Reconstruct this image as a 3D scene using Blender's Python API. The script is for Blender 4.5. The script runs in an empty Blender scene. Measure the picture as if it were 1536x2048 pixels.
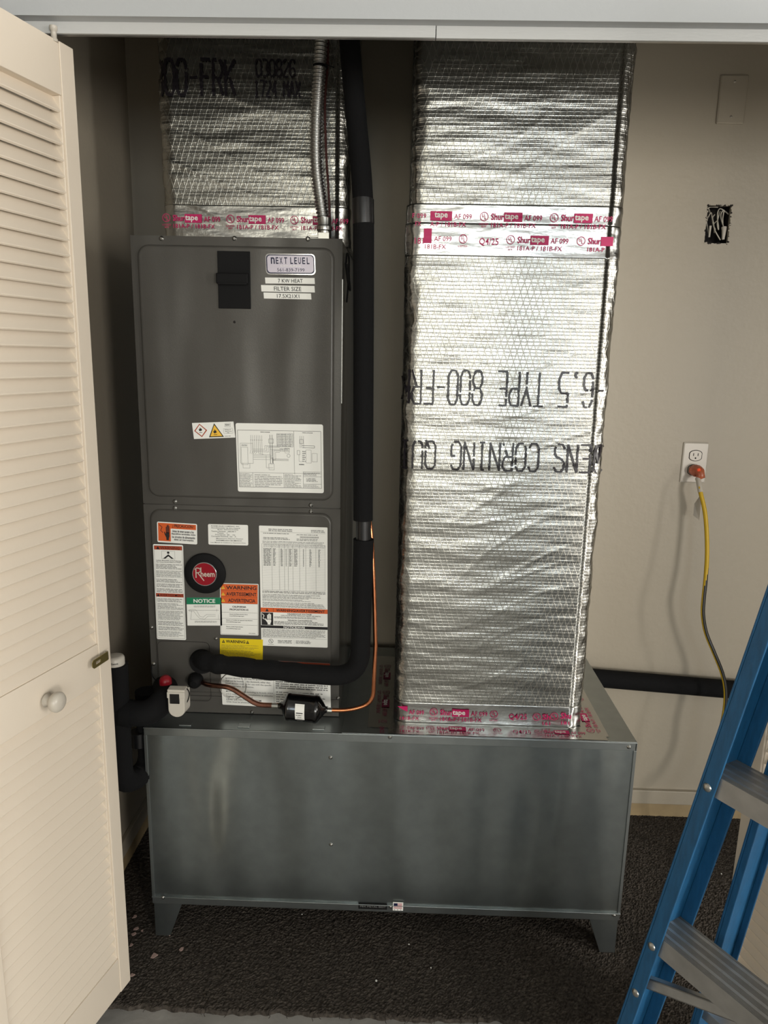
import bpy, bmesh, math, random
import numpy as np
from mathutils import Vector, Matrix, noise
random.seed(7)
S = bpy.context.scene
C = S.collection

# ------------------------------------------------------------------ camera
F_PX, YAW, PITCH, ROLL, CAM_Z = 1458.57, -0.021795, 0.210048, 0.020756, 1.40241
_fw = Vector((math.sin(YAW)*math.cos(PITCH), math.cos(YAW)*math.cos(PITCH), -math.sin(PITCH)))
_rt = Vector((math.cos(YAW), -math.sin(YAW), 0)); _up = _rt.cross(_fw)
_r2 = _rt*math.cos(ROLL)+_up*math.sin(ROLL); _u2 = -_rt*math.sin(ROLL)+_up*math.cos(ROLL)
cam = bpy.data.cameras.new('camera'); co = bpy.data.objects.new('camera', cam); C.objects.link(co)
cam.sensor_fit = 'VERTICAL'; cam.sensor_height = 36; cam.lens = F_PX/2048*36; cam.clip_start = .02
m = Matrix((_r2, _u2, -_fw)).transposed().to_4x4(); m.translation = (0, 0, CAM_Z); co.matrix_world = m
S.camera = co
# ------------------------------------------------------------------ world, lights, exposure
w = bpy.data.worlds.new('world'); S.world = w; w.use_nodes = True
w.node_tree.nodes['Background'].inputs[0].default_value = (.75, .85, 1, 1)
w.node_tree.nodes['Background'].inputs[1].default_value = .25
def area(name, loc, target, sx, sy, power, col):
    l = bpy.data.lights.new(name, 'AREA'); l.shape = 'RECTANGLE'; l.size = sx; l.size_y = sy; l.energy = power; l.color = col
    o = bpy.data.objects.new(name, l); C.objects.link(o); o.location = loc
    o.rotation_euler = (Vector(target)-Vector(loc)).to_track_quat('-Z', 'Y').to_euler(); return o
area('window_light', (3.2, -4.4, 1.2), (.1, 1.6, 1.1), .8, 1.5, 135, (1, .94, .86))
area('glass_door_light', (-.25, -4.4, 1.6), (.2, 1.6, 1.3), 1.5, 1.5, 44, (1, .95, .80))
area('glass_door_light', (1.15, -4.4, 1.6), (.4, 1.6, 1.3), 1.2, 1.5, 36, (.76, .89, 1))
area('side_fill_light', (4.35, -.7, 1.35), (0, .9, 1.0), 1.4, 1.4, 165, (1, .96, .90))  # added fill lamp from the right, brightens the left door face
S.view_settings.view_transform = 'Standard'; S.view_settings.look = 'None'
S.view_settings.gamma = 1; S.view_settings.use_curve_mapping = False
S.view_settings.exposure = -0.15

def at(px, py, Y=None, z=None, x=None):
    """point of the place seen at this spot of the survey photo, on the plane y=Y, z=z or x=x"""
    d = _r2*((px-768)/F_PX) - _u2*((py-1024)/F_PX) + _fw
    t = Y/d.y if Y is not None else ((z-CAM_Z)/d.z if z is not None else x/d.x)
    return Vector((0, 0, CAM_Z)) + d*t

# ------------------------------------------------------------------ materials
def lin(c):
    return tuple(((v/255)/12.92 if v/255 <= .04045 else ((v/255+.055)/1.055)**2.4) for v in c)
def mat(name, rgb, rough=.5, metal=0, spec=.5, bump=0, bscale=200, var=0, vscale=6, coat=0, emit=0, stretch=None, trans=0, wave=0, wstretch=(1, 1, .25)):
    m = bpy.data.materials.new(name); m.use_nodes = True; nt = m.node_tree; n = nt.nodes; L = nt.links
    b = n['Principled BSDF']; c = lin(rgb)+(1,)
    b.inputs['Base Color'].default_value = c; b.inputs['Roughness'].default_value = rough
    b.inputs['Metallic'].default_value = metal; b.inputs['Specular IOR Level'].default_value = spec
    b.inputs['Coat Weight'].default_value = coat; b.inputs['Coat Roughness'].default_value = .15
    if trans: b.inputs['Transmission Weight'].default_value = trans
    if emit: b.inputs['Emission Color'].default_value = c; b.inputs['Emission Strength'].default_value = emit
    if bump or var:
        tc = n.new('ShaderNodeTexCoord'); mp = n.new('ShaderNodeMapping'); L.new(tc.outputs['Object'], mp.inputs[0])
        if stretch: mp.inputs['Scale'].default_value = stretch
    if bump:
        t = n.new('ShaderNodeTexNoise'); t.inputs['Scale'].default_value = bscale; t.inputs['Detail'].default_value = 4
        L.new(mp.outputs[0], t.inputs['Vector'])
        bp = n.new('ShaderNodeBump'); bp.inputs['Strength'].default_value = 1; bp.inputs['Distance'].default_value = bump
        L.new(t.outputs[0], bp.inputs['Height']); L.new(bp.outputs[0], b.inputs['Normal'])
    if wave:
        wm = n.new('ShaderNodeMapping'); L.new(tc.outputs['Object'], wm.inputs[0]); wm.inputs['Scale'].default_value = wstretch
        t = n.new('ShaderNodeTexNoise'); t.inputs['Scale'].default_value = 7; t.inputs['Detail'].default_value = 1; L.new(wm.outputs[0], t.inputs['Vector'])
        wb = n.new('ShaderNodeBump'); wb.inputs['Strength'].default_value = 1; wb.inputs['Distance'].default_value = wave
        L.new(t.outputs[0], wb.inputs['Height']); L.new(wb.outputs[0], bp.inputs['Normal'])
    if var:
        t = n.new('ShaderNodeTexNoise'); t.inputs['Scale'].default_value = vscale; t.inputs['Detail'].default_value = 6
        L.new(mp.outputs[0], t.inputs['Vector'])
        r = n.new('ShaderNodeValToRGB'); r.color_ramp.elements[0].position = .3; r.color_ramp.elements[1].position = .7
        r.color_ramp.elements[0].color = tuple(v*(1-var) for v in c[:3])+(1,)
        r.color_ramp.elements[1].color = tuple(min(1, v*(1+var)) for v in c[:3])+(1,)
        L.new(t.outputs[0], r.inputs[0]); L.new(r.outputs[0], b.inputs['Base Color'])
    return m
def mathn(nt, op, a, b=None):
    q = nt.nodes.new('ShaderNodeMath'); q.operation = op
    for i, v in enumerate((a, b)):
        if v is None: continue
        if isinstance(v, (int, float)): q.inputs[i].default_value = v
        else: nt.links.new(v, q.inputs[i])
    return q.outputs[0]
def foil_mat(name, rgb, rough, scrim=True, wr=.0012):
    m = bpy.data.materials.new(name); m.use_nodes = True; nt = m.node_tree; n = nt.nodes; L = nt.links
    b = n['Principled BSDF']; b.inputs['Base Color'].default_value = lin(rgb)+(1,)
    b.inputs['Metallic'].default_value = 1; b.inputs['Roughness'].default_value = rough
    g = n.new('ShaderNodeNewGeometry'); sp = n.new('ShaderNodeSeparateXYZ'); L.new(g.outputs['Position'], sp.inputs[0])
    X = mathn(nt, 'ADD', sp.outputs[0], sp.outputs[1]); Z = sp.outputs[2]
    mp = n.new('ShaderNodeMapping'); L.new(g.outputs['Position'], mp.inputs[0]); mp.inputs['Scale'].default_value = (22, 22, 95)
    t1 = n.new('ShaderNodeTexNoise'); t1.inputs['Scale'].default_value = 1; t1.inputs['Detail'].default_value = 5; L.new(mp.outputs[0], t1.inputs['Vector'])
    t2 = n.new('ShaderNodeTexNoise'); t2.inputs['Scale'].default_value = 130; t2.inputs['Detail'].default_value = 3; L.new(g.outputs['Position'], t2.inputs['Vector'])
    h = mathn(nt, 'MULTIPLY', t1.outputs[0], wr)
    h = mathn(nt, 'ADD', h, mathn(nt, 'MULTIPLY', t2.outputs[0], .0004))
    if scrim:
        wob = mathn(nt, 'MULTIPLY', t2.outputs[0], .0016)
        Zw = mathn(nt, 'ADD', Z, wob); Xw = mathn(nt, 'ADD', X, wob)
        def line(v, p, wd):
            f = mathn(nt, 'FRACT', mathn(nt, 'DIVIDE', v, p)); f = mathn(nt, 'ABSOLUTE', mathn(nt, 'SUBTRACT', f, .5))
            return mathn(nt, 'MAXIMUM', mathn(nt, 'SUBTRACT', 1, mathn(nt, 'DIVIDE', f, wd)), 0)
        zk = mathn(nt, 'DIVIDE', Zw, 3.0)
        l1 = line(Zw, .0074, .2); l2 = line(mathn(nt, 'ADD', Xw, zk), .0135, .07); l3 = line(mathn(nt, 'SUBTRACT', Xw, zk), .0135, .07)
        l = mathn(nt, 'ADD', mathn(nt, 'MULTIPLY', l1, .00024), mathn(nt, 'MULTIPLY', mathn(nt, 'MAXIMUM', l2, l3), .0002))
        h = mathn(nt, 'ADD', h, l)
        r = n.new('ShaderNodeMapRange'); r.inputs['From Min'].default_value = 0; r.inputs['From Max'].default_value = 1
        r.inputs['To Min'].default_value = rough; r.inputs['To Max'].default_value = rough+.1
        L.new(mathn(nt, 'MAXIMUM', l2, l3), r.inputs['Value']); L.new(r.outputs[0], b.inputs['Roughness'])
    bp = n.new('ShaderNodeBump'); bp.inputs['Strength'].default_value = .8; bp.inputs['Distance'].default_value = 1
    L.new(h, bp.inputs['Height']); L.new(bp.outputs[0], b.inputs['Normal'])
    return m
M = {}
M['wall'] = mat('wall_paint', (172, 163, 147), .42, bump=.0006, bscale=60, spec=.35)
M['wall2'] = mat('front_wall_paint', (184, 187, 189), .5, bump=.0003, bscale=120)
M['trimw'] = mat('white_trim_paint', (196, 197, 196), .35, bump=.0003, bscale=60, stretch=(1, 6, 6))
M['roomwall'] = mat('room_wall_paint', (200, 196, 190), .7)
M['tan'] = mat('bare_tan_wood', (160, 140, 106), .7, var=.12, vscale=20)
M['door'] = mat('door_paint', (224, 212, 195), .42, bump=.0002, bscale=90)
M['concrete'] = mat('worn_grey_floor', (146, 144, 140), .7, bump=.002, bscale=40, var=.22, vscale=9)
M['carpet'] = mat('charcoal_carpet', (66, 61, 56), .95, var=.55, vscale=140, spec=.1)
M['panel'] = mat('dark_grey_enamel', (78, 76, 72), .27, wave=.02, bump=.00012, bscale=500, spec=.35, var=.03, vscale=14)
M['galv'] = mat('galvanized_steel', (148, 155, 155), .3, wave=.035, metal=.92, bump=.00008, bscale=120, var=.07, vscale=30)
M['galv2'] = mat('galvanized_lip', (158, 164, 164), .33, metal=.92, bump=.0001, bscale=120, var=.05, vscale=30)
M['foil'] = foil_mat('scrim_foil', (174, 173, 167), .27, wr=.0007)
M['tape'] = foil_mat('foil_tape', (190, 190, 187), .26, scrim=False, wr=.0012)
M['foam'] = mat('black_pipe_foam', (19, 19, 20), .9, bump=.0006, bscale=220, spec=.18)
M['vinyl'] = mat('black_glossy_tape', (12, 12, 14), .36, bump=.0003, bscale=60, spec=.6)
M['gloss'] = mat('black_gloss_enamel', (7, 7, 8), .12, coat=.5)
M['black'] = mat('black_rubber', (12, 12, 13), .75, spec=.25)
M['ink'] = mat('black_ink', (22, 20, 22), .6)
M['jet'] = mat('dot_ink', (34, 30, 36), .35, spec=.6)
M['print'] = mat('small_print_ink', (74, 72, 70), .6)
M['grey'] = mat('grey_print', (112, 112, 110), .6)
M['paper'] = mat('white_label_paper', (238, 238, 232), .45)
M['silverlabel'] = mat('silver_label_foil', (196, 198, 202), .3, metal=.6)
M['orange'] = mat('orange_print', (212, 92, 34), .5)
M['redor'] = mat('rust_red_print', (170, 66, 34), .5)
M['yellow'] = mat('yellow_print', (232, 204, 22), .45)
M['amber'] = mat('amber_print', (240, 190, 60), .45)
M['green'] = mat('green_print', (14, 122, 84), .45)
M['magenta'] = mat('magenta_ink', (196, 20, 96), .5)
M['magdark'] = mat('dull_magenta_ink', (120, 30, 62), .5)
M['navy'] = mat('navy_ink', (20, 24, 60), .4)
M['lilac'] = mat('lilac_silver', (196, 190, 202), .35, metal=.25)
M['red'] = mat('red_badge', (176, 14, 40), .22, metal=.6, coat=.6)
M['chrome'] = mat('chrome', (225, 225, 228), .12, metal=1)
M['steel'] = mat('zinc_screw', (190, 190, 186), .28, metal=1)
M['conduit'] = mat('conduit_metal', (205, 205, 203), .3, metal=1)
M['copper'] = mat('copper', (206, 132, 92), .2, metal=1, bump=.0002, bscale=60, var=.2, vscale=25)
M['copper2'] = mat('tarnished_copper', (158, 112, 96), .26, metal=1, bump=.0002, bscale=60, var=.3, vscale=40)
M['brass'] = mat('dull_brass', (150, 138, 88), .35, metal=.9)
M['pvc'] = mat('white_pvc', (196, 191, 180), .35, bump=.0003, bscale=60)
M['plate'] = mat('white_plastic_plate', (194, 187, 175), .3)
M['wire'] = mat('white_wire', (196, 190, 176), .5)
M['dark'] = mat('dark_hollow', (30, 26, 24), .9)
M['blue'] = mat('blue_fibreglass', (30, 86, 126), .38, bump=.0003, bscale=300, var=.16, vscale=30, stretch=(6, 6, 1))
M['alu'] = mat('brushed_aluminium', (186, 184, 180), .42, metal=.85, bump=.0003, bscale=40, var=.12, vscale=30)
M['cordy'] = mat('yellow_cord', (196, 160, 20), .45)
M['cordk'] = mat('black_cord', (14, 13, 12), .45)
M['plug'] = mat('clear_orange_plug', (200, 112, 78), .25, trans=.35)
M['glow'] = mat('plug_lamp', (255, 84, 60), .3, emit=2.0)
M['redcap'] = mat('red_cap', (140, 14, 30), .35)
M['chip'] = mat('pink_paint_chip', (176, 150, 142), .7)
M['brownwire'] = mat('brown_wire', (80, 34, 28), .5)
M['flagred'] = mat('flag_red', (176, 70, 84), .5)

# ------------------------------------------------------------------ mesh builder
class MB:
    def __init__(s): s.v = []; s.f = []; s.mi = []; s.mats = []; s.sm = []
    def m(s, mt):
        if mt not in s.mats: s.mats.append(mt)
        return s.mats.index(mt)
    def add(s, vs, fs, mt, smooth=False):
        o = len(s.v); s.v += [tuple(p) for p in vs]; k = s.m(mt)
        for f in fs: s.f.append([i+o for i in f]); s.mi.append(k); s.sm.append(smooth)
    def box(s, a, b, mt):
        x0, y0, z0 = [min(p, q) for p, q in zip(a, b)]; x1, y1, z1 = [max(p, q) for p, q in zip(a, b)]
        s.add([(x0,y0,z0),(x1,y0,z0),(x1,y1,z0),(x0,y1,z0),(x0,y0,z1),(x1,y0,z1),(x1,y1,z1),(x0,y1,z1)],
              [(0,3,2,1),(4,5,6,7),(0,1,5,4),(1,2,6,5),(2,3,7,6),(3,0,4,7)], mt)
    def obox(s, o, a, b, c, mt):
        """box spanned from corner o by three edge vectors"""
        o, a, b, c = map(Vector, (o, a, b, c))
        P = [o, o+a, o+a+b, o+b, o+c, o+a+c, o+a+b+c, o+b+c]
        F = [(0,3,2,1),(4,5,6,7),(0,1,5,4),(1,2,6,5),(2,3,7,6),(3,0,4,7)]
        if a.cross(b).dot(c) < 0: F = [f[::-1] for f in F]
        s.add(P, F, mt)
    def prism(s, poly, o, u, v, d, mt, smooth=False):
        """polygon in plane (o;u,v) pushed along d; normals sorted out"""
        o, u, v, d = map(Vector, (o, u, v, d)); n = len(poly)
        A = [o+u*p[0]+v*p[1] for p in poly]; B = [p+d for p in A]
        ar = sum(poly[i][0]*poly[(i+1)%n][1]-poly[(i+1)%n][0]*poly[i][1] for i in range(n))
        fl = (u.cross(v).dot(d) > 0) != (ar < 0)
        F = [tuple(range(n))[::-1], tuple(range(n, 2*n))]+[(i, (i+1) % n, (i+1) % n+n, i+n) for i in range(n)]
        if not fl: F = [f[::-1] for f in F]
        s.add(A+B, F, mt, smooth)
    def tube(s, pts, r, mt, seg=12, cap=True, smooth=True, mfun=None):
        P = [Vector(p) for p in pts]; n = len(P); R = r if hasattr(r, '__len__') else [r]*n
        T = [(P[min(i+1, n-1)]-P[max(i-1, 0)]).normalized() for i in range(n)]
        ref = Vector((0, 0, 1)) if abs(T[0].z) < .9 else Vector((1, 0, 0))
        N = (ref-T[0]*ref.dot(T[0])).normalized(); V = []
        for i in range(n):
            N = (N-T[i]*N.dot(T[i])).normalized(); Bn = T[i].cross(N)
            for k in range(seg):
                a = 2*math.pi*k/seg; V.append(P[i]+(N*math.cos(a)+Bn*math.sin(a))*R[i])
        o = len(s.v); s.v += [tuple(p) for p in V]
        for i in range(n-1):
            for k in range(seg):
                f = [i*seg+k, i*seg+(k+1) % seg, (i+1)*seg+(k+1) % seg, (i+1)*seg+k]
                mm = mfun(i, k) if mfun else mt
                s.f.append([q+o for q in f]); s.mi.append(s.m(mm)); s.sm.append(smooth)
        if cap:
            k = s.m(mt); c = len(s.v); s.v += [tuple(p) for p in V[:seg]]+[tuple(p) for p in V[-seg:]]
            s.f.append([c+q for q in range(seg)][::-1]); s.mi.append(k); s.sm.append(False)
            s.f.append([c+seg+q for q in range(seg)]); s.mi.append(k); s.sm.append(False)
    def lathe(s, prof, o, axis, mt, seg=24, smooth=True):
        """profile of (distance along axis, radius)"""
        o = Vector(o); a = Vector(axis).normalized()
        s.tube([o+a*p[0] for p in prof], [max(p[1], 1e-5) for p in prof], mt, seg, True, smooth)
    def disc(s, c, r, mt, seg=20, r0=0, n=(0, -1, 0), u=(1, 0, 0), v=(0, 0, 1)):
        c, u, v = map(Vector, (c, u, v)); A = [c+(u*math.cos(2*math.pi*k/seg)+v*math.sin(2*math.pi*k/seg))*r for k in range(seg)]
        if r0:
            B = [c+(u*math.cos(2*math.pi*k/seg)+v*math.sin(2*math.pi*k/seg))*r0 for k in range(seg)]
            s.add(A+B, [(k, (k+1) % seg, (k+1) % seg+seg, k+seg) for k in range(seg)], mt)
        else: s.add(A, [tuple(range(seg))], mt)
    def build(s, name, parent=None, label=None, cat=None, group=None, kind=None, bevel=0, bseg=2, origin=None):
        V = np.array(s.v)
        c = Vector(origin) if origin is not None else Vector(((V[:, 0].min()+V[:, 0].max())/2, (V[:, 1].min()+V[:, 1].max())/2, V[:, 2].min() if parent is None else (V[:, 2].min()+V[:, 2].max())/2))
        me = bpy.data.meshes.new(name); me.from_pydata([tuple(Vector(p)-c) for p in s.v], [], s.f)
        for q in s.mats: me.materials.append(q)
        me.polygons.foreach_set('material_index', s.mi); me.polygons.foreach_set('use_smooth', s.sm); me.update()
        o = bpy.data.objects.new(name, me); C.objects.link(o)
        place(o, c, parent); tag(o, label, cat, group, kind)
        if bevel:
            b = o.modifiers.new('bevel', 'BEVEL'); b.width = bevel; b.segments = bseg; b.limit_method = 'ANGLE'; b.angle_limit = .6
        return o
WL = {}
def place(o, c, parent):
    WL[o.name] = Vector(c)
    if parent is not None: o.parent = parent; o.location = Vector(c)-WL[parent.name]
    else: o.location = c
def tag(o, label=None, cat=None, group=None, kind=None):
    for k, v in (('label', label), ('category', cat), ('group', group), ('kind', kind)):
        if v: o[k] = v
def thing(name, loc, label=None, cat=None, group=None, kind=None):
    o = bpy.data.objects.new(name, None); o.empty_display_size = .05; C.objects.link(o); place(o, loc, None)
    tag(o, label, cat, group, kind); return o
def smooth_path(P, k=8):
    P = [Vector(p) for p in P]; Q = [P[0]*2-P[1]]+P+[P[-1]*2-P[-2]]; out = []
    for i in range(1, len(Q)-2):
        for j in range(k):
            t = j/k; a, b, c, d = Q[i-1:i+3]
            out.append(.5*((2*b)+(c-a)*t+(2*a-5*b+4*c-d)*t*t+(3*b-a-3*c+d)*t**3))
    out.append(P[-1]); return out
def fillet_path(P, r, k=8):
    P = [Vector(p) for p in P]; out = [P[0]]
    for i in range(1, len(P)-1):
        a = (P[i-1]-P[i]); b = (P[i+1]-P[i]); q = min(r, a.length*.49, b.length*.49)
        A = P[i]+a.normalized()*q; B = P[i]+b.normalized()*q
        for j in range(k+1):
            t = j/k; out.append(A*(1-t)**2+P[i]*2*t*(1-t)+B*t*t)
    out.append(P[-1]); res = [out[0]]
    for p in out[1:]:
        if (p-res[-1]).length > 1e-5: res.append(p)
    return res
def dense(P, step):
    out = [P[0]]
    for a, b in zip(P, P[1:]):
        n = max(1, int((b-a).length/step))
        for i in range(1, n+1): out.append(a.lerp(b, i/n))
    return out
def rrect(x0, z0, x1, z1, r, k=4):
    P = []
    for cx, cz, a0 in ((x1-r, z1-r, 0), (x0+r, z1-r, 90), (x0+r, z0+r, 180), (x1-r, z0+r, 270)):
        for i in range(k+1):
            a = math.radians(a0+90*i/k); P.append((cx+r*math.cos(a), cz+r*math.sin(a)))
    return P

# ------------------------------------------------------------------ lettering
_tc = {}
def glyphs(s, bold):
    if (s, bold) in _tc: return _tc[(s, bold)]
    cu = bpy.data.curves.new('t', 'FONT'); cu.body = s; cu.resolution_u = 2; cu.offset = .022 if bold else .004
    o = bpy.data.objects.new('t', cu); C.objects.link(o); dg = bpy.context.evaluated_depsgraph_get()
    me = bpy.data.meshes.new_from_object(o.evaluated_get(dg)); v = [tuple(p.co) for p in me.vertices]; f = [tuple(p.vertices) for p in me.polygons]
    bpy.data.objects.remove(o); bpy.data.curves.remove(cu); bpy.data.meshes.remove(me)
    xs = [p[0] for p in v]; ys = [p[1] for p in v]; x0, x1, y0, y1 = min(xs), max(xs), min(ys), max(ys)
    q = [((p[0]-x0)/(x1-x0), (p[1]-y0)/(y1-y0)) for p in v]
    _tc[(s, bold)] = (q, f); return q, f
def text(mb, s, fn, u0, v0, u1, v1, mt, bold=False):
    """fit string s into the box (u0,v0)-(u1,v1); fn maps (u,v) to a point"""
    q, f = glyphs(s, bold); mb.add([fn(u0+(u1-u0)*a, v0+(v1-v0)*b) for a, b in q], f, mt)
def small_lines(mb, fn, u0, v0, u1, v1, n, mt, fill=.5, ragged=.25, cell=None):
    """rows of tiny print, too small to read: word-long strokes broken into letters"""
    h = (v1-v0)/n; rnd = random.Random(int(abs(u0*1e5)+abs(v0*1e4)))
    for i in range(n):
        y = v1-h*(i+.5); end = u1-(u1-u0)*ragged*rnd.random()*(rnd.random() < .6); x = u0; cw = cell or abs(h)*.45
        while x < end:
            for j in range(rnd.randint(2, 9)):
                if x+cw*.7 > end: break
                hh = abs(h)*fill*rnd.choice((.36, .36, .5)); a, b = x, x+cw*.72
                mb.add([fn(a, y-abs(h)*fill*.36), fn(b, y-abs(h)*fill*.36), fn(b, y+hh), fn(a, y+hh)], [(0, 1, 2, 3)], mt); x += cw
            x += cw*.9
GL = {  # 4 wide x 6 high dot-matrix like strokes
 '0': [[(0,1),(0,5),(1,6),(3,6),(4,5),(4,1),(3,0),(1,0),(0,1)]], '1': [[(1,5),(2,6),(2,0)],[(.7,0),(3.3,0)]],
 '2': [[(0,5),(1,6),(3,6),(4,5),(4,4),(0,0),(4,0)]], '3': [[(0,6),(3,6),(4,5),(3,3),(4,1),(3,0),(0,0)]],
 '4': [[(3,0),(3,6),(0,2),(4,2)]], '5': [[(4,6),(0,6),(0,3.6),(3,3.6),(4,2.6),(4,1),(3,0),(0,0)]],
 '6': [[(4,5),(3,6),(1,6),(0,5),(0,1),(1,0),(3,0),(4,1),(4,2),(3,3),(0,3)]], '7': [[(0,6),(4,6),(1.5,0)]],
 '8': [[(1,3),(0,4),(0,5),(1,6),(3,6),(4,5),(4,4),(3,3),(1,3),(0,2),(0,1),(1,0),(3,0),(4,1),(4,2),(3,3)]],
 '-': [[(.4,3),(3.6,3)]], '.': [[(1.6,0),(2.4,0),(2.4,.7),(1.6,.7)]], ' ': [],
 'F': [[(0,0),(0,6),(4,6)],[(0,3.2),(3,3.2)]], 'R': [[(0,0),(0,6),(3,6),(4,5),(4,4),(3,3),(0,3)],[(2,3),(4,0)]],
 'K': [[(0,0),(0,6)],[(4,6),(0,2.8)],[(1.2,3.6),(4,0)]], 'T': [[(0,6),(4,6)],[(2,6),(2,0)]], 'Y': [[(0,6),(2,3),(4,6)],[(2,3),(2,0)]],
 'P': [[(0,0),(0,6),(3,6),(4,5),(4,4),(3,3),(0,3)]], 'E': [[(4,6),(0,6),(0,0),(4,0)],[(0,3),(3,3)]],
 'O': [[(0,1),(0,5),(1,6),(3,6),(4,5),(4,1),(3,0),(1,0),(0,1)]], 'W': [[(0,6),(.8,0),(2,4),(3.2,0),(4,6)]],
 'N': [[(0,0),(0,6),(4,0),(4,6)]], 'S': [[(4,5),(3,6),(1,6),(0,5),(0,4),(1,3.2),(3,2.8),(4,2),(4,1),(3,0),(1,0),(0,1)]],
 'C': [[(4,5),(3,6),(1,6),(0,5),(0,1),(1,0),(3,0),(4,1)]], 'I': [[(1,6),(3,6)],[(2,6),(2,0)],[(1,0),(3,0)]],
 'G': [[(4,5),(3,6),(1,6),(0,5),(0,1),(1,0),(3,0),(4,1),(4,3),(2.4,3)]], 'Q': [[(0,1),(0,5),(1,6),(3,6),(4,5),(4,1),(3,0),(1,0),(0,1)],[(2.4,1.6),(4,-.3)]],
 'U': [[(0,6),(0,1),(1,0),(3,0),(4,1),(4,6)]], 'M': [[(0,0),(0,6),(2,3),(4,6),(4,0)]], 'A': [[(0,0),(2,6),(4,0)],[(.8,2.2),(3.2,2.2)]],
 'X': [[(0,0),(4,6)],[(0,6),(4,0)]]}
def dotprint(mb, s, fn, u0, v0, pitch, h, lw, mt, ulim=None, seed=1):
    rnd = random.Random(seed)
    for i, ch in enumerate(s):
        for pl in GL[ch]:
            for (ax, ay), (bx, by) in zip(pl, pl[1:]):
                A = Vector((u0+pitch*(i+.12+.76*ax/4), v0+h*ay/6)); B = Vector((u0+pitch*(i+.12+.76*bx/4), v0+h*by/6))
                L = (B-A).length
                if L < 1e-6: continue
                t = (B-A)/L; nn = Vector((-t.y, t.x)); n = max(1, int(L/(lw*1.1)))
                for k in range(n):
                    if rnd.random() < .04: continue
                    a = A+t*(L*k/n-lw*.12); b = A+t*(L*(k+1)/n+lw*.02); wv = lw*(.42+.22*rnd.random())
                    if ulim and not (ulim[0] < (a.x+b.x)/2 < ulim[1]): continue
                    off = nn*lw*.18*(rnd.random()-.5)
                    P = [a-nn*wv+off, b-nn*wv+off, b+nn*wv+off, a+nn*wv+off]
                    mb.add([fn(p.x, p.y) for p in P], [(0, 1, 2, 3)], mt)
def ul_mark(mb, fn, cu, cv, r, mt):
    seg = 18; A = [fn(cu+r*math.cos(2*math.pi*k/seg), cv+r*math.sin(2*math.pi*k/seg)) for k in range(seg)]
    B = [fn(cu+r*.86*math.cos(2*math.pi*k/seg), cv+r*.86*math.sin(2*math.pi*k/seg)) for k in range(seg)]
    mb.add(A+B, [(k, (k+1) % seg, (k+1) % seg+seg, k+seg) for k in range(seg)], mt)
    text(mb, 'U', fn, cu-r*.5, cv-r*.15, cu+r*.02, cv+r*.62, mt, True); text(mb, 'L', fn, cu+r*.1, cv-r*.58, cu+r*.5, cv+r*.18, mt, True)

# ================================================================== SETTING
YB, YF = 2.082, 1.285          # back wall of the closet, front plane of its opening
XL, XR, XO = -.742, 1.75, 1.62
def struct(name, mb, **k): return mb.build(name, kind='structure', **k)
# back wall with the ragged box opening
hx0, hx1, hz0, hz1 = .797, .860, 1.717, 1.812
mb = MB()
for a, b in (((XL-.1, -.01), (hx0, 2.45)), ((hx1, -.01), (XR+.1, 2.45)), ((hx0, -.01), (hx1, hz0)), ((hx0, hz1), (hx1, 2.45))):
    mb.box((a[0], YB, a[1]), (b[0], YB+.012, b[1]), M['wall'])
wall_back = struct('wall_back', mb)
mb = MB(); mb.box((XL-.1, YF+.03, -.01), (XL, YB, 2.45), M['wall']); struct('wall_left', mb)
mb = MB(); mb.box((XR, YF, -.01), (XR+.1, YB, 2.45), M['wall']); struct('wall_right', mb)
mb = MB(); mb.box((-3.3, -4.7, 2.45), (4.6, YB+.1, 2.52), M['trimw']); struct('ceiling', mb)
mb = MB(); mb.box((-3.3, -4.7, -.10), (4.6, YB+.1, -.006), M['concrete']); struct('floor', mb)
# wall around the opening, header, casing and head jamb
zc = at(768, 38, Y=YF-.006).z
mb = MB(); mb.box((-3.3, YF-.006, zc), (4.6, YF+.028, 2.45), M['wall2'])
mb.box((-3.3, YF-.006, -.006), (XL-.02, YF+.028, zc), M['wall2']); mb.box((XO, YF-.006, -.006), (4.6, YF+.028, zc), M['wall2'])
struct('wall_front', mb)
YT0, YT1 = at(768, 50, z=zc).y, at(768, 50, z=zc).y+.013; ztb = at(768, 74, Y=YT0).z; xj = at(872, 60, Y=YT0).x
for nm, a, b, dz in (('trim_1', XL, xj-.0006, 0), ('trim_2', xj+.0006, XO, .0006)):     # white track valance under the header
    t = thing(nm, ((a+b)/2, YT0, ztb), kind='structure')
    mb = MB(); mb.box((a, YT0+dz, ztb-dz), (b, YT0+.006, zc+.01), M['trimw']); mb.build('valance_board', t, bevel=.0008)
    mb = MB(); mb.box((a, YT0+.0085, ztb+.0005), (b, YT1, zc+.01), M['alu']); mb.build('track_channel', t)
# the room the closet opens on to
mb = MB(); mb.box((-3.4, -4.6, -.006), (-3.3, YF+.06, 2.45), M['roomwall']); struct('wall_room_left', mb)
mb = MB(); mb.box((4.5, -4.6, -.006), (4.6, YF+.06, 2.45), M['roomwall']); struct('wall_room_right', mb)
mb = MB(); mb.box((-3.4, -4.7, -.006), (4.6, -4.6, 2.45), M['roomwall']); struct('wall_room_rear', mb)
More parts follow.
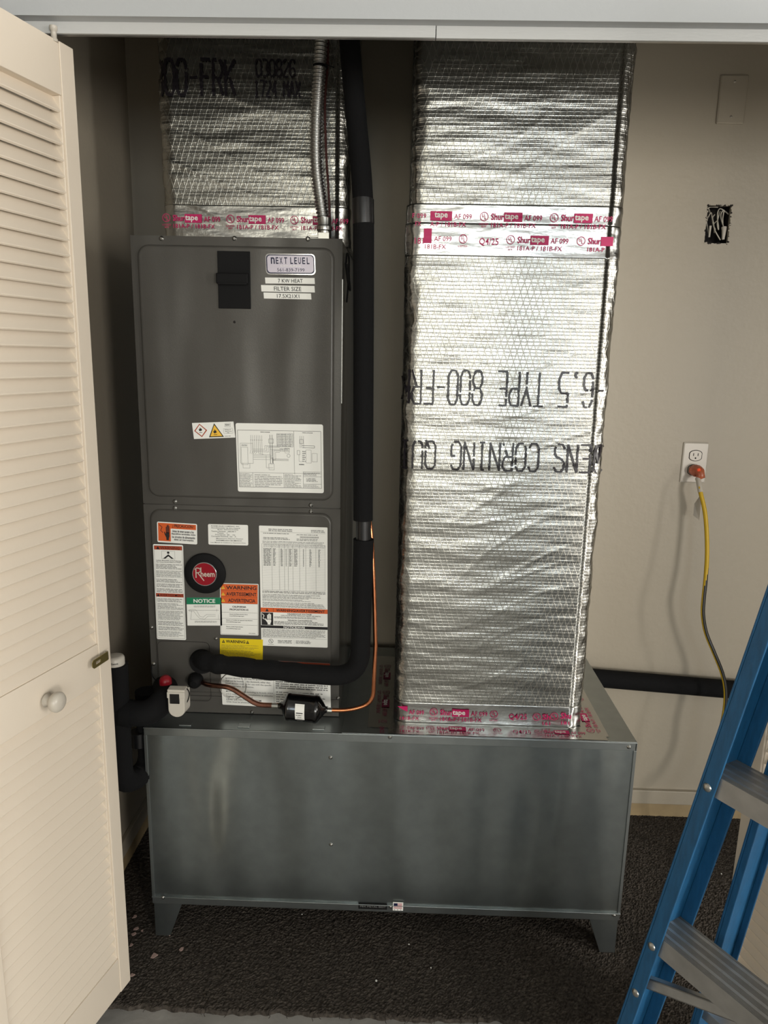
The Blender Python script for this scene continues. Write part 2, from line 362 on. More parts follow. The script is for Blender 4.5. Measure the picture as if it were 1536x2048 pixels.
# baseboards
t = thing('baseboard_back', (0, YB, 0), kind='structure')
mb = MB(); mb.box((XL+.012, YB-.009, 0), (XR, YB, .046), M['tan']); mb.build('bare_strip', t)
mb = MB(); mb.box((XL+.012, YB-.013, .046), (XR, YB, .092), M['wall']); mb.build('painted_board', t, bevel=.002)
t = thing('baseboard_left', (XL, 1.7, 0), kind='structure')
mb = MB(); mb.box((XL, YF+.08, 0), (XL+.009, YB, .046), M['tan']); mb.build('bare_strip', t)
mb = MB(); mb.box((XL, YF+.08, .046), (XL+.012, YB, .092), M['wall']); mb.build('painted_board', t, bevel=.002)

# carpet: fine grid of uneven pile, front edge ragged
nx, ny = 800, 260; x0, x1 = XL+.002, XR
rnd = random.Random(3); V = []; Fc = []
edge = lambda x: 1.318+.012*noise.noise((x*7, 2, 0))+.008*noise.noise((x*40, 5, 0))
for j in range(ny):
    for i in range(nx):
        x = x0+(x1-x0)*i/(nx-1); e = edge(x); tt = j/(ny-1); y = e+(YB-.002-e)*tt
        V.append((x+.001*(rnd.random()-.5), y+.001*(rnd.random()-.5), (-.006 if j == 0 else .0005+.0035*rnd.random()*(.6 if j < 2 else 1)-.002*max(0, noise.noise((x*3, y*3, 0))))))
for j in range(ny-1):
    for i in range(nx-1): a = j*nx+i; Fc.append((a, a+1, a+nx+1, a+nx))
mb = MB(); mb.v = V; mb.f = Fc; mb.mi = [mb.m(M['carpet'])]*len(Fc); mb.sm = [False]*len(Fc)
mb.build('carpet', label='dark charcoal low-pile carpet covering the closet floor', cat='carpet', origin=(0, 1.7, 0))
# loose threads along the cut edge of the carpet
mb = MB()
for k in range(46):
    x = XL+.05+1.5*rnd.random(); p = Vector((x, edge(x)+.004, .002)); q = [p]
    for i in range(4): p = p+Vector((.008*(rnd.random()-.5), -.006*rnd.random(), -.001)); p.z = max(p.z, -.0045); q.append(p)
    mb.tube(smooth_path(q, 2), .0006, M['carpet'], 4)
mb.build('carpet_threads', bpy.data.objects['carpet'], kind='stuff')

# ================================================================== LOUVERED DOORS
def leaf(door, F, d, W, side, knob=False, first=None):
    """one louvered bifold leaf; F far bottom corner on the seen face, d run direction, side: +1 face looks along +normal"""
    d = Vector((d[0], d[1], 0)).normalized(); nrm = Vector((-d.y, d.x, 0))*side; T = .028; zb, zt_ = .055, 1.893; st = .033; Z = Vector((0, 0, 1))
    F = Vector((F[0], F[1], 0))
    def B(mb, s0, s1, z0, z1, t0=0, t1=T, mt=M['door']): mb.obox(F+d*s0+Z*z0-nrm*t0, d*(s1-s0), -nrm*(t1-t0), Z*(z1-z0), mt)
    fr = MB()
    B(fr, 0, st, zb, zt_); B(fr, W-st, W, zb, zt_)
    for z0, z1 in ((zb, .139), (.772, .851), (1.812, zt_)): B(fr, st, W-st, z0, z1, .0015, T-.0015)
    for s in (st, W-st-.003):                      # thin beads beside the louvers
        for z0, z1 in ((.139, .772), (.851, 1.812)): B(fr, s, s+.003, z0, z1, .004, T-.004)
    lf = fr.build('door_leaf', door, bevel=.0012)
    me = None
    for z0, z1 in ((.139, .772), (.851, 1.812)):
        n = round((z1-z0)/.0254); p = (z1-z0)/n
        for i in range(n):
            c = F+d*(W/2)+Z*(z0+p*(i+.5))-nrm*(T/2)
            if me is None:
                sl = MB(); tl = nrm*math.cos(math.radians(57))-Z*math.sin(math.radians(57)); th = tl.cross(d).normalized()*.0055
                L = W-2*st-.002; sl.obox(c-d*(L/2)-tl*.0156-th*.5, d*L, tl*.0312, th, M['door'])
                o = sl.build('slat', lf, bevel=.001, bseg=1, origin=c); me = o
            else:
                o = me.copy(); C.objects.link(o); WL[o.name] = c; o.location = c-WL[lf.name]
    return lf, d, nrm
dl = thing('door_1', (-.60, 1.2, 0), kind='structure', label='white louvered bifold door folded open on the left side of the closet', cat='door')
fa = math.radians(15.2); dL = (-math.sin(fa), -math.cos(fa))
FL = (-.563, 1.335)
lf, d, nrm = leaf(dl, FL, dL, .355, 1)
# knob
p = Vector((FL[0], FL[1], .803))+d*.178
mb = MB(); mb.lathe([(0, .011), (.002, .0125), (.006, .008), (.012, .0085), (.015, .014), (.020, .0175), (.026, .018), (.030, .0155), (.033, .009), (.034, .001)], p, nrm, M['plate'], 28); mb.build('knob', dl)
# top guide pin
p = Vector((FL[0], FL[1], 1.893))+d*.040-nrm*.004
mb = MB(); mb.lathe([(-.004, .006), (0, .006), (.001, .0045), (.012, .0045), (.013, .0062), (.019, .0062)], p, (0, 0, 1), M['plate'], 14); mb.build('guide_pin', dl)
# slotted metal strap on the stile edge
A = at(184, 1331, Y=1.268); B_ = at(215, 1311, Y=1.312); dv = (B_-A); dv.normalize(); upv = Vector((0, 0, 1)); upv = (upv-dv*upv.dot(dv)).normalized(); nv = dv.cross(upv)
mb = MB(); L = (B_-A).length; h = .0085
o_ = []; P = [(.004, -h), (L, -h), (L, h), (.004, h), (0, h*.5), (0, -h*.5)]
for a0, b0, a1, b1 in ((.004, -h, .010, h), (.010, -h, .024, -h*.35), (.010, h*.35, .024, h), (.024, -h, L, h)):
    mb.obox(A+dv*a0+upv*b0, dv*(a1-a0), upv*(b1-b0), nv*.0015, M['brass'])
mb.prism([(0, -h*.5), (.004, -h), (.004, h), (0, h*.5)], A, dv, upv, nv*.0015, M['brass'])
mb.obox(A+dv*L+upv*-h, nv*-.004, upv*(2*h), dv*.003, M['steel'])
mb.build('latch_strap', dl, label='slotted dull brass strap')
hl = (FL[0]+dL[0]*.355-.03, FL[1]+dL[1]*.355)
leaf(dl, (hl[0], hl[1]), (-.11, .28), .30, -1)
dr = thing('door_2', (.74, 1.2, 0), kind='structure', label='white louvered bifold door folded open behind the blue ladder', cat='door')
leaf(dr, (.706, 1.335), (.26, -.965), .355, -1)

# ================================================================== GALVANIZED RETURN PLENUM STAND
PX0, PX1, PY, PZ0, PZ = -.5743, .55, 1.5185, .0947, .5595
PYB = 2.03
pl = thing('plenum_stand', ((PX0+PX1)/2, PY+.25, 0), label='long low galvanized sheet metal plenum box on four tapered feet', cat='plenum')
mb = MB(); mb.box((PX0+.0015, PY+.0015, PZ0+.004), (PX1-.0015, PYB, PZ-.002), M['galv']); mb.build('box_body', pl, bevel=.001)
tl_z = PZ-at(1272, 1500, Y=PY).z
mb = MB(); mb.box((PX0, PY, PZ-.0195), (PX1, PY+.0025, PZ), M['galv2'])
mb.box((PX0-.001, PY-.001, PZ-.0025), (PX1+.001, PY+.03, PZ), M['galv2']); mb.build('top_lip', pl, bevel=.0006)
mb = MB(); mb.box((PX1-.003, PY, PZ-.0195), (PX1+.0012, PYB, PZ), M['galv2']); mb.build('side_lip', pl, bevel=.0006)
mb = MB(); mb.box((PX0, PY+.03, PZ-.0025), (PX1, PYB, PZ-.0003), M['galv2']); mb.build('top_sheet', pl)
# flange plate on the right half of the top
xa = at(684, 1462, z=PZ).x
mb = MB(); mb.box((xa, PY+.001, PZ-.0003), (PX1-.0005, PYB-.02, PZ+.0012), M['galv2']); mb.build('top_plate', pl, bevel=.0004)
mb = MB(); mb.box((PX0, PY-.0015, PZ0), (PX1, PY+.003, PZ0+.0185), M['galv2'])
mb.box((PX0-.001, PY-.0035, PZ0+.0175), (PX1+.001, PY+.003, PZ0+.0195), M['galv2']); mb.build('bottom_rail', pl, bevel=.0005)
mb = MB(); mb.box((PX0-.0008, PY-.0008, PZ0+.0195), (PX0+.006, PY+.003, PZ-.0195), M['galv2']); mb.build('corner_seam', pl, bevel=.0005)
mb = MB(); mb.box((PX1-.006, PY-.0008, PZ0+.0195), (PX1+.0008, PY+.003, PZ-.0195), M['galv2']); mb.build('corner_seam', pl, bevel=.0005)
for sx, xe in ((1, PX0+.003), (-1, PX1-.003)):
    for y, s in ((PY, 1), (PYB-.002, -1)):
        mb = MB(); poly = [(0, .0035), (.036*sx, .0035), (.068*sx, PZ0), (.068*sx, PZ0+.006), (0, PZ0+.006)]
        mb.prism(poly, (xe, y-.0005, 0), (1, 0, 0), (0, 0, 1), (0, .0018, 0), M['galv'])
        poly = [(0, .0035), (.036*s, .0035), (.068*s, PZ0), (0, PZ0)]
        mb.prism(poly, (xe, y, 0), (0, 1, 0), (0, 0, 1), (.0018*sx, 0, 0), M['galv']); mb.build('foot', pl, bevel=.0004)
def screw(p, n, parent, r=.0042, mt='steel'):
    mb = MB(); mb.lathe([(0, r*1.35), (.0006, r*1.35), (.0009, r*.95), (.0028, r*.9), (.0034, r*.55)], p, n, M[mt], 12)
    mb.obox(Vector(p)+Vector(n)*.0034+Vector((-r*.7, 0, -.0004)), (r*1.4, 0, 0), (0, 0, .0008), Vector(n)*.0003, M['dark'])
    return mb.build('screw', parent)
for q in ((780, 1474), (1258, 1494)): screw(at(*q, Y=PY), (0, -1, 0), pl, .0036)
for q in ((661, 1515), (662, 1689)): screw(at(*q, Y=PY+.0015), (0, -1, 0), pl, .0034)
for q in ((326, 1795), (1228, 1830), (781, 1813)): screw(at(*q, Y=PY-.0015), (0, -1, 0), pl, .0034)
# maker's strip and flag sticker on the bottom rail
a, b = at(717, 1806, Y=PY-.002), at(774, 1818, Y=PY-.002)
mb = MB(); mb.box((a.x, PY-.0022, b.z-.002), (b.x, PY-.0014, a.z), M['black'])
st_ = mb.build('maker_strip', pl, label='black maker strip with faint lettering')
mb = MB(); text(mb, 'PBX METAL BEST', lambda u, v: (u, PY-.0024, v), a.x+.004, b.z+.003, b.x-.003, b.z+.0075, M['grey']); mb.build('printing', st_)
a, b = at(786, 1804, Y=PY-.002), at(806, 1821, Y=PY-.002)
mb = MB(); mb.box((a.x, PY-.003, b.z), (b.x, PY-.0014, a.z), M['paper'])
st_ = mb.build('flag_sticker', pl, label='small flag sticker'); mb = MB(); w_, h_ = b.x-a.x, a.z-b.z
def fl(u0, v0, u1, v1, mt, k=1):
    mb.add([(a.x+w_*u, PY-.003-.0002*k, a.z-h_*v) for u, v in ((u0, v1), (u1, v1), (u1, v0), (u0, v0))], [(0, 1, 2, 3)], mt)
for i in range(6): fl(.08, .1+i*.12, .9, .16+i*.12, M['flagred'])
fl(.08, .1, .45, .46, M['navy'], 2)
for u in (.12, .42, .72): fl(u, .86, u+.1, .93, M['ink'])
mb.build('printing', st_)
# little tabs of the return flange in front of the air handler
for px in (370, 488, 638):
    c = at(px, 1452+(px-428)*.01, z=PZ)
    mb = MB(); mb.box((c.x-.014, PY+.012, PZ), (c.x+.014, PY+.03, PZ+.0022), M['galv2']); mb.build('tab', pl, bevel=.0008)

# ================================================================== FOIL DUCTS
def foil_h(x, z, sd, amp=1):
    h = .0015*noise.noise((x*5+sd, z*30, sd))+.0009*noise.noise((x*13+sd, z*85, sd*2))+.0016*noise.noise((x*4, z*7+sd, 3))
    f = noise.noise((x*3+sd, z*13+.7*math.sin(x*9+sd), 7)); h += .0018*max(0, 1-abs(f)*16)*(.3+.7*max(0, noise.noise((x*4, z*3, sd+9))))
    return h*amp
def duct_shell(x0, x1, y0, y1, z0, z1, rad, off, sd, dz, amp, mt, name, parent, front_n=70, label=None, caps=True, hfun=foil_h):
    per = []   # (x, y, nx, ny, s) counter-clockwise seen from above, starting at front left
    def arc(cx, cy, a0, k=7):
        for i in range(k):
            a = math.radians(a0+90*i/k); per.append((cx+(rad+off)*math.cos(a), cy+(rad+off)*math.sin(a), math.cos(a), math.sin(a)))
    arc(x0+rad, y0+rad, 180)
    for i in range(front_n+1): per.append((x0+rad+(x1-x0-2*rad)*i/front_n, y0-off, 0, -1))
    arc(x1-rad, y0+rad, 270)
    for i in range(25): per.append((x1+off, y0+rad+(y1-y0-rad)*i/24, 1, 0))
    for i in range(25): per.append((x0-off, y1-(y1-y0-rad)*i/24, -1, 0))
    n = len(per); nz = max(2, int((z1-z0)/dz)); V = []; Fa = []
    for j in range(nz+1):
        z = z0+(z1-z0)*j/nz
        for (x, y, ax, ay) in per:
            h = hfun(x+(y0 if ay == -1 else y)*1.3, z, sd, amp); cn = abs(ax*ay)*2
            h += cn*(.0028*noise.noise((z*55+sd, ax*3, 5))+.0045*noise.noise((z*13, ax*2, sd))); V.append((x+ax*h, y+ay*h, z))
    for j in range(nz):
        for i in range(n): Fa.append((j*n+i, j*n+(i+1) % n, (j+1)*n+(i+1) % n, (j+1)*n+i))
    mb = MB(); mb.add(V, Fa, mt, True)
    if caps:
        k = len(mb.v)-n; mb.f += [list(range(n))[::-1], list(range(k, k+n))]; mb.mi += [0, 0]; mb.sm += [False, False]
    return mb.build(name, parent, label=label)
def patch(mb, fn, u0, v0, u1, v1, mt, nu=14, nv=5):
    P = [fn(u0+(u1-u0)*i/nu, v0+(v1-v0)*j/nv) for j in range(nv+1) for i in range(nu+1)]
    mb.add(P, [(j*(nu+1)+i, j*(nu+1)+i+1, (j+1)*(nu+1)+i+1, (j+1)*(nu+1)+i) for j in range(nv) for i in range(nu)], mt)
def tape_print(mb, fn, u0, v, w, mt=None, lead=True, cut=(None, None), dark=False):
    """one repeat of the tape lettering: mark, maker's name, type, second line; w = repeat width"""
    mg = M['magdark'] if dark else M['magenta']; h = w*.115
    if lead:
        ul_mark(mb, fn, u0+w*.065, v+h*.45, w*.062, mg); text(mb, 'LISTED', fn, u0, v-h*.55, u0+w*.13, v-h*.32, mg); text(mb, '387F', fn, u0+w*.03, v-h*.85, u0+w*.1, v-h*.64, mg)
    a = u0+w*.165
    text(mb, 'Shur', fn, a, v+h*.05, a+w*.185, v+h*.85, mg, True)
    bx0, bx1 = a+w*.185, a+w*.45
    patch(mb, fn, bx0, v-h*.12, bx1, v+h*.98, mg)
    f2 = lambda u, vv: Vector(fn(u, vv))+Vector((0, 0, 0))+FRONT*.0005
    text(mb, 'tape', f2, bx0+w*.008, v+h*-.06, bx0+w*.205, v+h*.8, M['paper'], True)
    text(mb, 'AF 099', fn, bx1+w*.03, v+h*.05, bx1+w*.285, v+h*.7, mg)
    text(mb, '181A-P / 181B-FX', fn, a+w*.005, v-h*.82, a+w*.65, v-h*.28, mg)
def tape_print2(mb, fn, u0, v, w, dark=False):
    mg = M['magdark'] if dark else M['magenta']; h = w*.115
    ul_mark(mb, fn, u0+w*.065, v+h*.45, w*.062, mg); text(mb, 'LISTED', fn, u0, v-h*.55, u0+w*.13, v-h*.32, mg)
    text(mb, 'Q4/25', fn, u0+w*.30, v-h*.35, u0+w*.58, v+h*.6, mg)
FRONT = Vector((0, -1, 0))
def front_fn(yf, sd, amp=1, off=.0016):
    return lambda u, v: (u, yf-off-foil_h(u+(yf)*1.3, v, sd, amp), v)

# ---- right duct on the plenum
DX0, DX1, DY = -.001, .4405, 1.5765
rd = thing('foil_duct', (.22, 1.8, PZ), label='tall foil-faced insulated duct rising from the right half of the metal plenum', cat='duct')
zs = at(1000, 441, Y=DY).z
duct_shell(DX0, DX1, DY, YB-.012, PZ+.0015, zs, .03, 0, 1.3, .0042, 1, M['foil'], 'lower_duct_section', rd)
duct_shell(DX0+.006, DX1+.001, DY+.001, YB-.012, zs, 2.448, .03, 0, 1.3, .0042, 1, M['foil'], 'upper_duct_section', rd)
z1a, z1b = at(1000, 449, Y=DY).z, at(1000, 409, Y=DY).z
z2a = at(1000, 514, Y=DY).z
zb1 = at(960, 1408, Y=DY).z
T1 = duct_shell(DX0+.001, DX1, DY, YB-.012, z1a, z1b, .03, .0012, 1.3, .003, 1, M['tape'], 'foil_tape', rd)
T2 = duct_shell(DX0, DX1, DY, YB-.012, z2a, z1a+.001, .03, .0017, 1.3, .003, 1, M['tape'], 'foil_tape', rd)
T3 = duct_shell(DX0, DX1, DY, YB-.012, PZ+.0018, zb1, .03, .0012, 1.3, .003, 1, M['tape'], 'foil_tape', rd)
def W(px, py, Y=DY): p = at(px, py, Y=Y); return p.x, p.z
mb = MB(); fn = front_fn(DY, 1.3, 1, .0038); rep = W(745, 446)[0]; unit = W(1119, 437)[0]-W(980, 437)[0]
ulx = lambda px: W(px, 437)[0]
_, vz = W(960, 441)
for c in (ulx(968)-unit*.065, ulx(1108)-unit*.065): tape_print(mb, fn, c, vz, unit, lead=True)
u0 = ulx(828)-unit*.065
fh = lambda u, v: Vector(fn(u, v))+FRONT*.0005
text(mb, 'tape', fh, u0+unit*.36, vz, u0+unit*.55, vz+unit*.1, M['paper'], True)
patch(mb, fn, u0+unit*.3, vz-unit*.014, u0+unit*.615, vz+unit*.113, M['magenta'])
text(mb, 'AF 099', fn, u0+unit*.645, vz+.002, u0+unit*.9, vz+unit*.08, M['magenta']); text(mb, 'A-P / 181B-FX', fn, u0+unit*.3, vz-unit*.094, u0+unit*.82, vz-unit*.032, M['magenta'])
text(mb, 'F 099', fn, DX0+.012, vz+.002, DX0+.04, vz+unit*.08, M['magenta']); text(mb, 'FX', fn, DX0+.018, vz-unit*.094, DX0+.030, vz-unit*.032, M['magenta'])
mb.build('printing', T1)
mb = MB(); fn = front_fn(DY, 1.3, 1, .0043); _, vz = W(1000, 487)
tape_print2(mb, fn, W(926-9, 480)[0], vz, unit); tape_print(mb, fn, W(1021-9, 480)[0], vz, unit)
u0 = W(1162-9, 480)[0]; ul_mark(mb, fn, u0+unit*.065, vz+unit*.05, unit*.062, M['magenta']); a = u0+unit*.165
text(mb, 'Shur', fn, a, vz+.001, a+unit*.185, vz+unit*.098, M['magenta'], True); patch(mb, fn, a+unit*.185, vz-unit*.014, a+unit*.36, vz+unit*.113, M['magenta'])
text(mb, '181A-P', fn, a, vz-unit*.094, a+unit*.25, vz-unit*.032, M['magenta'])
text(mb, 'AF 099', fn, W(868, 480)[0], vz+.002, W(903, 480)[0], vz+unit*.08, M['magenta']); text(mb, '181B-FX', fn, W(850, 490)[0], vz-unit*.094, W(892, 490)[0], vz-unit*.032, M['magenta'])
patch(mb, fn, W(847, 480)[0], vz-.002, W(863, 480)[0], vz+.026, M['magenta'], 4, 6)
text(mb, '181', fn, DX0+.018, vz-.004, DX0+.036, vz+.008, M['magenta'])
mb.build('printing', T2)
mb = MB(); fn = front_fn(DY, 1.3, 1, .0038); un3 = W(988-9, 1430)[0]-W(867-9, 1430)[0]; un3 *= 1.0
_, vz = W(960, 1432)
un3 = .150
tape_print(mb, fn, W(868-9, 1425)[0], vz, un3); tape_print2(mb, fn, W(988-9, 1430)[0], vz-.001, un3)
ul_mark(mb, fn, W(1073, 1435)[0], vz+.003, un3*.062, M['magenta']); text(mb, 'Sh', fn, W(1084, 1435)[0], vz-.003, W(1100, 1435)[0], vz+.011, M['magenta'], True)
ul_mark(mb, fn, W(1108, 1432)[0], vz+.006, un3*.062, M['magenta']); text(mb, 'Shu', fn, W(1121, 1432)[0], vz+.001, W(1142, 1432)[0], vz+.016, M['magenta'], True)
text(mb, '181', fn, W(1122, 1446)[0], vz-.014, W(1138, 1446)[0], vz-.006, M['magenta']); text(mb, '161', fn, W(1085, 1446)[0], vz-.017, W(1100, 1446)[0], vz-.009, M['magenta'])
text(mb, 'AF 099', fn, W(818, 1420)[0], vz, W(848, 1420)[0], vz+.011, M['magenta']); text(mb, '181B-FX', fn, W(800, 1434)[0], vz-.014, W(838, 1434)[0], vz-.006, M['magenta'])
mb.add([fn(*W(x, y)) for x, y in ((795, 1411), (815, 1411), (815, 1422), (806, 1418))][::-1], [(0, 1, 2, 3)], M['magenta'])
mb.build('printing', T3)
# tape lying on the plenum top around the duct foot
tz = PZ+.0013
def top_strip(x0, x1, y0, y1, nx=40, ny=8, sd=1):
    mb = MB(); V = []; Fa = []
    for j in range(ny+1):
        for i in range(nx+1):
            x = x0+(x1-x0)*i/nx; y = y0+(y1-y0)*j/ny; V.append((x, y, tz+.0009+.0006*noise.noise((x*40+sd, y*40, 2))))
    for j in range(ny):
        for i in range(nx): a = j*(nx+1)+i; Fa.append((a, a+1, a+nx+2, a+nx+1))
    mb.add(V, Fa, M['tape'], True); return mb.build('foil_tape', rd)
tf = top_strip(DX0-.012, DX1+.045, PY+.004, DY+.004)
xl_ = at(733, 1400, z=tz).x; xr_ = at(1226, 1474, z=tz).x
tl = top_strip(-.062, DX0+.003, PY+.03, 1.96, 10, 60, 5); tr = top_strip(DX1-.003, DX1+.052, PY+.02, 1.96, 10, 60, 9)
FRONT = Vector((0, 0, 1))
mb = MB(); fn = lambda u, v: (u, v, tz+.0022)
tape_print(mb, fn, DX0+.075, PY+.026, .150); tape_print2(mb, fn, DX0+.23, PY+.026, .150); tape_print(mb, fn, DX0+.325, PY+.026, .13)
text(mb, 'AF 099', fn, DX0+.037, PY+.026, DX0+.07, PY+.036, M['magenta']); text(mb, '181B-FX', fn, DX0+.015, PY+.012, DX0+.06, PY+.02, M['magenta'])
mb.build('printing', tf)
mb = MB(); fn = lambda u, v: (-.030+v, 1.90-u, tz+.0022)
tape_print(mb, fn, 0, 0, .15, dark=True); tape_print(mb, fn, .16, 0, .15, dark=True)
fn = lambda u, v: (-.030+v, 1.90-u, tz+.0022); tape_print2(mb, fn, .315, 0, .11, dark=True); mb.build('printing', tl)
mb = MB(); fn = lambda u, v: (DX1+.024-v, 1.545+u, tz+.0022)
tape_print(mb, fn, .01, 0, .15); tape_print(mb, fn, .17, 0, .15); mb.build('printing', tr)
FRONT = Vector((0, -1, 0))
# upside-down black lettering
mb = MB()
def inv_print(s, pxr, pxl, pyt, pyb, seed, lw=.0042):
    xr, z0 = W(pxr, pyt); xl, _ = W(pxl, pyt); z1 = W((pxr+pxl)/2, pyb)[1]; z0 = W((pxr+pxl)/2, pyt)[1]
    pitch = (xr-xl)/len(s)
    def fn(u, v):
        x = xr-u; z = z0-v
        y = DY-.0024-foil_h(x+DY*1.3, z, 1.3); ex = x-(DX1-.03)
        if ex > 0: y += .03-math.sqrt(max(0, .0009-min(ex, .0299)**2)) if ex < .03 else .03
        ex = DX0+.03-x
        if ex > 0: y += .03-math.sqrt(max(0, .0009-min(ex, .0299)**2)) if ex < .03 else .03
        return (x, y, z)
    i = 0
    for wd in s.split(' '):
        mb = MB(); dotprint(mb, wd, fn, pitch*i, 0, pitch, z0-z1, lw, M['jet'], ulim=(xr-DX1-.0015, xr-DX0+.001), seed=seed+i); i += len(wd)+1
        mb.build('ink_lettering', rd)
inv_print('-6.5 TYPE 800-FRK', 1216, 797, 743, 811, 5)
inv_print('WENS CORNING QUI', 1212, 797, 886, 941, 8)
inv_print('O', 1222, 1186, 892, 947, 9)

# ---- left duct on top of the air handler
HY, HX0, HZ = 1.5957, -.5772, PZ; HX1 = HX0+.4445; HT = HZ+1.08
LY = 1.72; LX0, LX1 = -.549, -.128
ld = thing('foil_duct', (-.34, 1.9, HT), label='short foil-faced supply duct rising from the top of the dark grey air handler', cat='duct')
duct_shell(LX0, LX1, LY, YB-.012, HT+.0005, 2.448, .028, 0, 8.8, .0042, 1.15, M['foil'], 'duct_section', ld)
zt1 = at(500, 411, Y=LY).z
T4 = duct_shell(LX0, LX1, LY, YB-.012, HT+.001, zt1, .028, .0012, 8.8, .003, 1.15, M['tape'], 'foil_tape', ld)
mb = MB(); fn = front_fn(LY, 8.8, 1.15, .0038); WL_ = lambda px, py: at(px, py, Y=LY)
un = WL_(462, 440).x-WL_(334, 440).x; vz = WL_(500, 446).z
for px in (334, 461, 589): tape_print(mb, fn, WL_(px, 440).x-un*.065, vz, un)
mb.build('printing', T4)
mb = MB()
def norm_print(s, pxl, pxr, pyt, pyb, seed, lw):
    xl, xr = WL_(pxl, (pyt+pyb)/2).x, WL_(pxr, (pyt+pyb)/2).x; za, zb = WL_(pxl, pyb).z, WL_(pxl, pyt).z
    def fn(u, v):
        x = xl+u; z = za+v; y = LY-.0030-foil_h(x+LY*1.3, z, 8.8, 1.15); ex = LX0+.028-x
        if ex > 0: y += .028-math.sqrt(max(0, .028**2-min(ex, .0279)**2))
        return (x, y, z)
    i = 0
    for wd in s.split(' '):
        mb = MB(); dotprint(mb, wd, fn, (xr-xl)/len(s)*i, 0, (xr-xl)/len(s), zb-za, lw, M['jet'], ulim=(LX0+.001-xl, 9), seed=seed+i); i += len(wd)+1
        mb.build('ink_lettering', ld)
norm_print('800-FRK', 303, 473, 119, 190, 3, .0058)
norm_print('030826', 511, 592, 120, 153, 4, .0036)
norm_print('1724 MAX', 508, 602, 162, 194, 6, .0034)

# ================================================================== AIR HANDLER
ah = thing('air_handler', ((HX0+HX1)/2, HY+.22, HZ), label='tall dark grey metal air handler standing on the left of the plenum', cat='air handler')
HD = YB-.03-HY
def H(px, py, Y=HY-.006): return at(px, py, Y=Y)
mb = MB(); mb.box((HX0+.001, HY+.0035, HZ+.002), (HX1-.001, HY+HD-.02, HT-.001), M['panel']); mb.build('cabinet', ah, bevel=.0015)
zsp = at(480, 1012, Y=HY).z
def access(z0, z1, name, ins, label=None):
    mb = MB(); mb.box((HX0, HY, z0), (HX1, HY+.0045, z1), M['panel'])
    # raised face with rolled, rounded border
    l, r, b, t_ = ins; outer = rrect(HX0+l, z0+b, HX1-r, z1-t_, .024, 7); n = len(outer); lay = []
    for dq, y in ((0, 0), (.0014, -.0030), (.0036, -.0048), (.0058, -.0052), (.0085, -.0050)):
        P = rrect(HX0+l+dq, z0+b+dq, HX1-r-dq, z1-t_-dq, .024-dq*.8, 7); lay.append([(x, HY+y, z) for x, z in P])
    V = [p for L_ in lay for p in L_]; Fa = []
    for j in range(len(lay)-1):
        for i in range(n): Fa.append((j*n+i, (j+1)*n+i, (j+1)*n+(i+1) % n, j*n+(i+1) % n))
    mb.add(V, [f[::-1] for f in Fa], M['panel'], True); mb.add(lay[-1], [tuple(range(n))[::-1]], M['panel'])
    bm = mb.build(name, ah); me = bm.data
    b_ = bmesh.new(); b_.from_mesh(me); bmesh.ops.recalc_face_normals(b_, faces=[f for f in b_.faces]); b_.to_mesh(me); b_.free()
    return bm
up_ = access(zsp+.0012, HT, 'upper_access_panel', (.014, .016, .016, .018))
lo_ = access(HZ+.045, zsp-.0012, 'lower_access_panel', (.014, .018, .008, .010))
mb = MB(); mb.box((HX0, HY+.0005, HZ+.001), (HX1, HY+.0045, HZ+.0435), M['panel']); mb.build('bottom_panel', ah, bevel=.0006)
FY = HY-.0052     # raised face
for q in ((323, 477), (469, 477), (616, 478), (350, 1003), (622, 1010)): screw(at(*q, Y=HY), (0, -1, 0), up_, .0038)
for q in ((350, 1016), (622, 1023), (303, 1255), (307, 1328)): screw(at(*q, Y=HY), (0, -1, 0), lo_, .0036)
screw(at(432, 1277, Y=FY), (0, -1, 0), lo_, .003)
for q in ((504, 1424), (676, 1396)): screw(at(*q, Y=HY), (0, -1, 0), bpy.data.objects['bottom_panel'], .0034)
mb = MB(); p = at(469, 644, Y=FY); mb.lathe([(0, .0028), (.0008, .0026), (.001, .001)], p, (0, -1, 0), M['dark'], 10); mb.build('plug_hole', up_)
# small service plate, bottom left of lower panel
a = at(315, 1282, Y=FY); b = at(422, 1402, Y=FY)
mb = MB(); P = rrect(a.x, b.z, b.x, a.z, .012, 5)
for i in range(len(P)):
    p, q = P[i], P[(i+1) % len(P)]
    if (Vector(q)-Vector(p)).length < 1e-6: continue
    mb.obox((p[0], FY+.0002, p[1]), (q[0]-p[0], 0, q[1]-p[1]), (0, -.0006, 0), Vector((q[1]-p[1], 0, p[0]-q[0])).normalized()*.0009, M['dark'])
mb.build('service_plate_seam', lo_)
# galvanized drain plate line at the bottom
# breaker switch cover
a, b = at(433, 502, Y=FY), at(502, 618, Y=FY)
sw = MB(); sw.box((a.x+.002, FY-.0030, b.z), (b.x, FY+.002, a.z), M['black']); sw_ = sw.build('breaker_cover', ah, bevel=.001, label='black rubber breaker cover with a raised handle')
c, d_ = at(431, 545, Y=FY-.014), at(496, 568, Y=FY-.014)
mb = MB(); mb.box((c.x, FY-.014, d_.z), (d_.x, FY-.003, c.z), M['black']); mb.build('handle', sw_, bevel=.0025)
mb = MB(); mb.box((c.x+.004, FY-.0145, d_.z-.002), (d_.x-.003, FY-.010, d_.z+.003), M['black']); mb.build('handle_lip', sw_, bevel=.001)

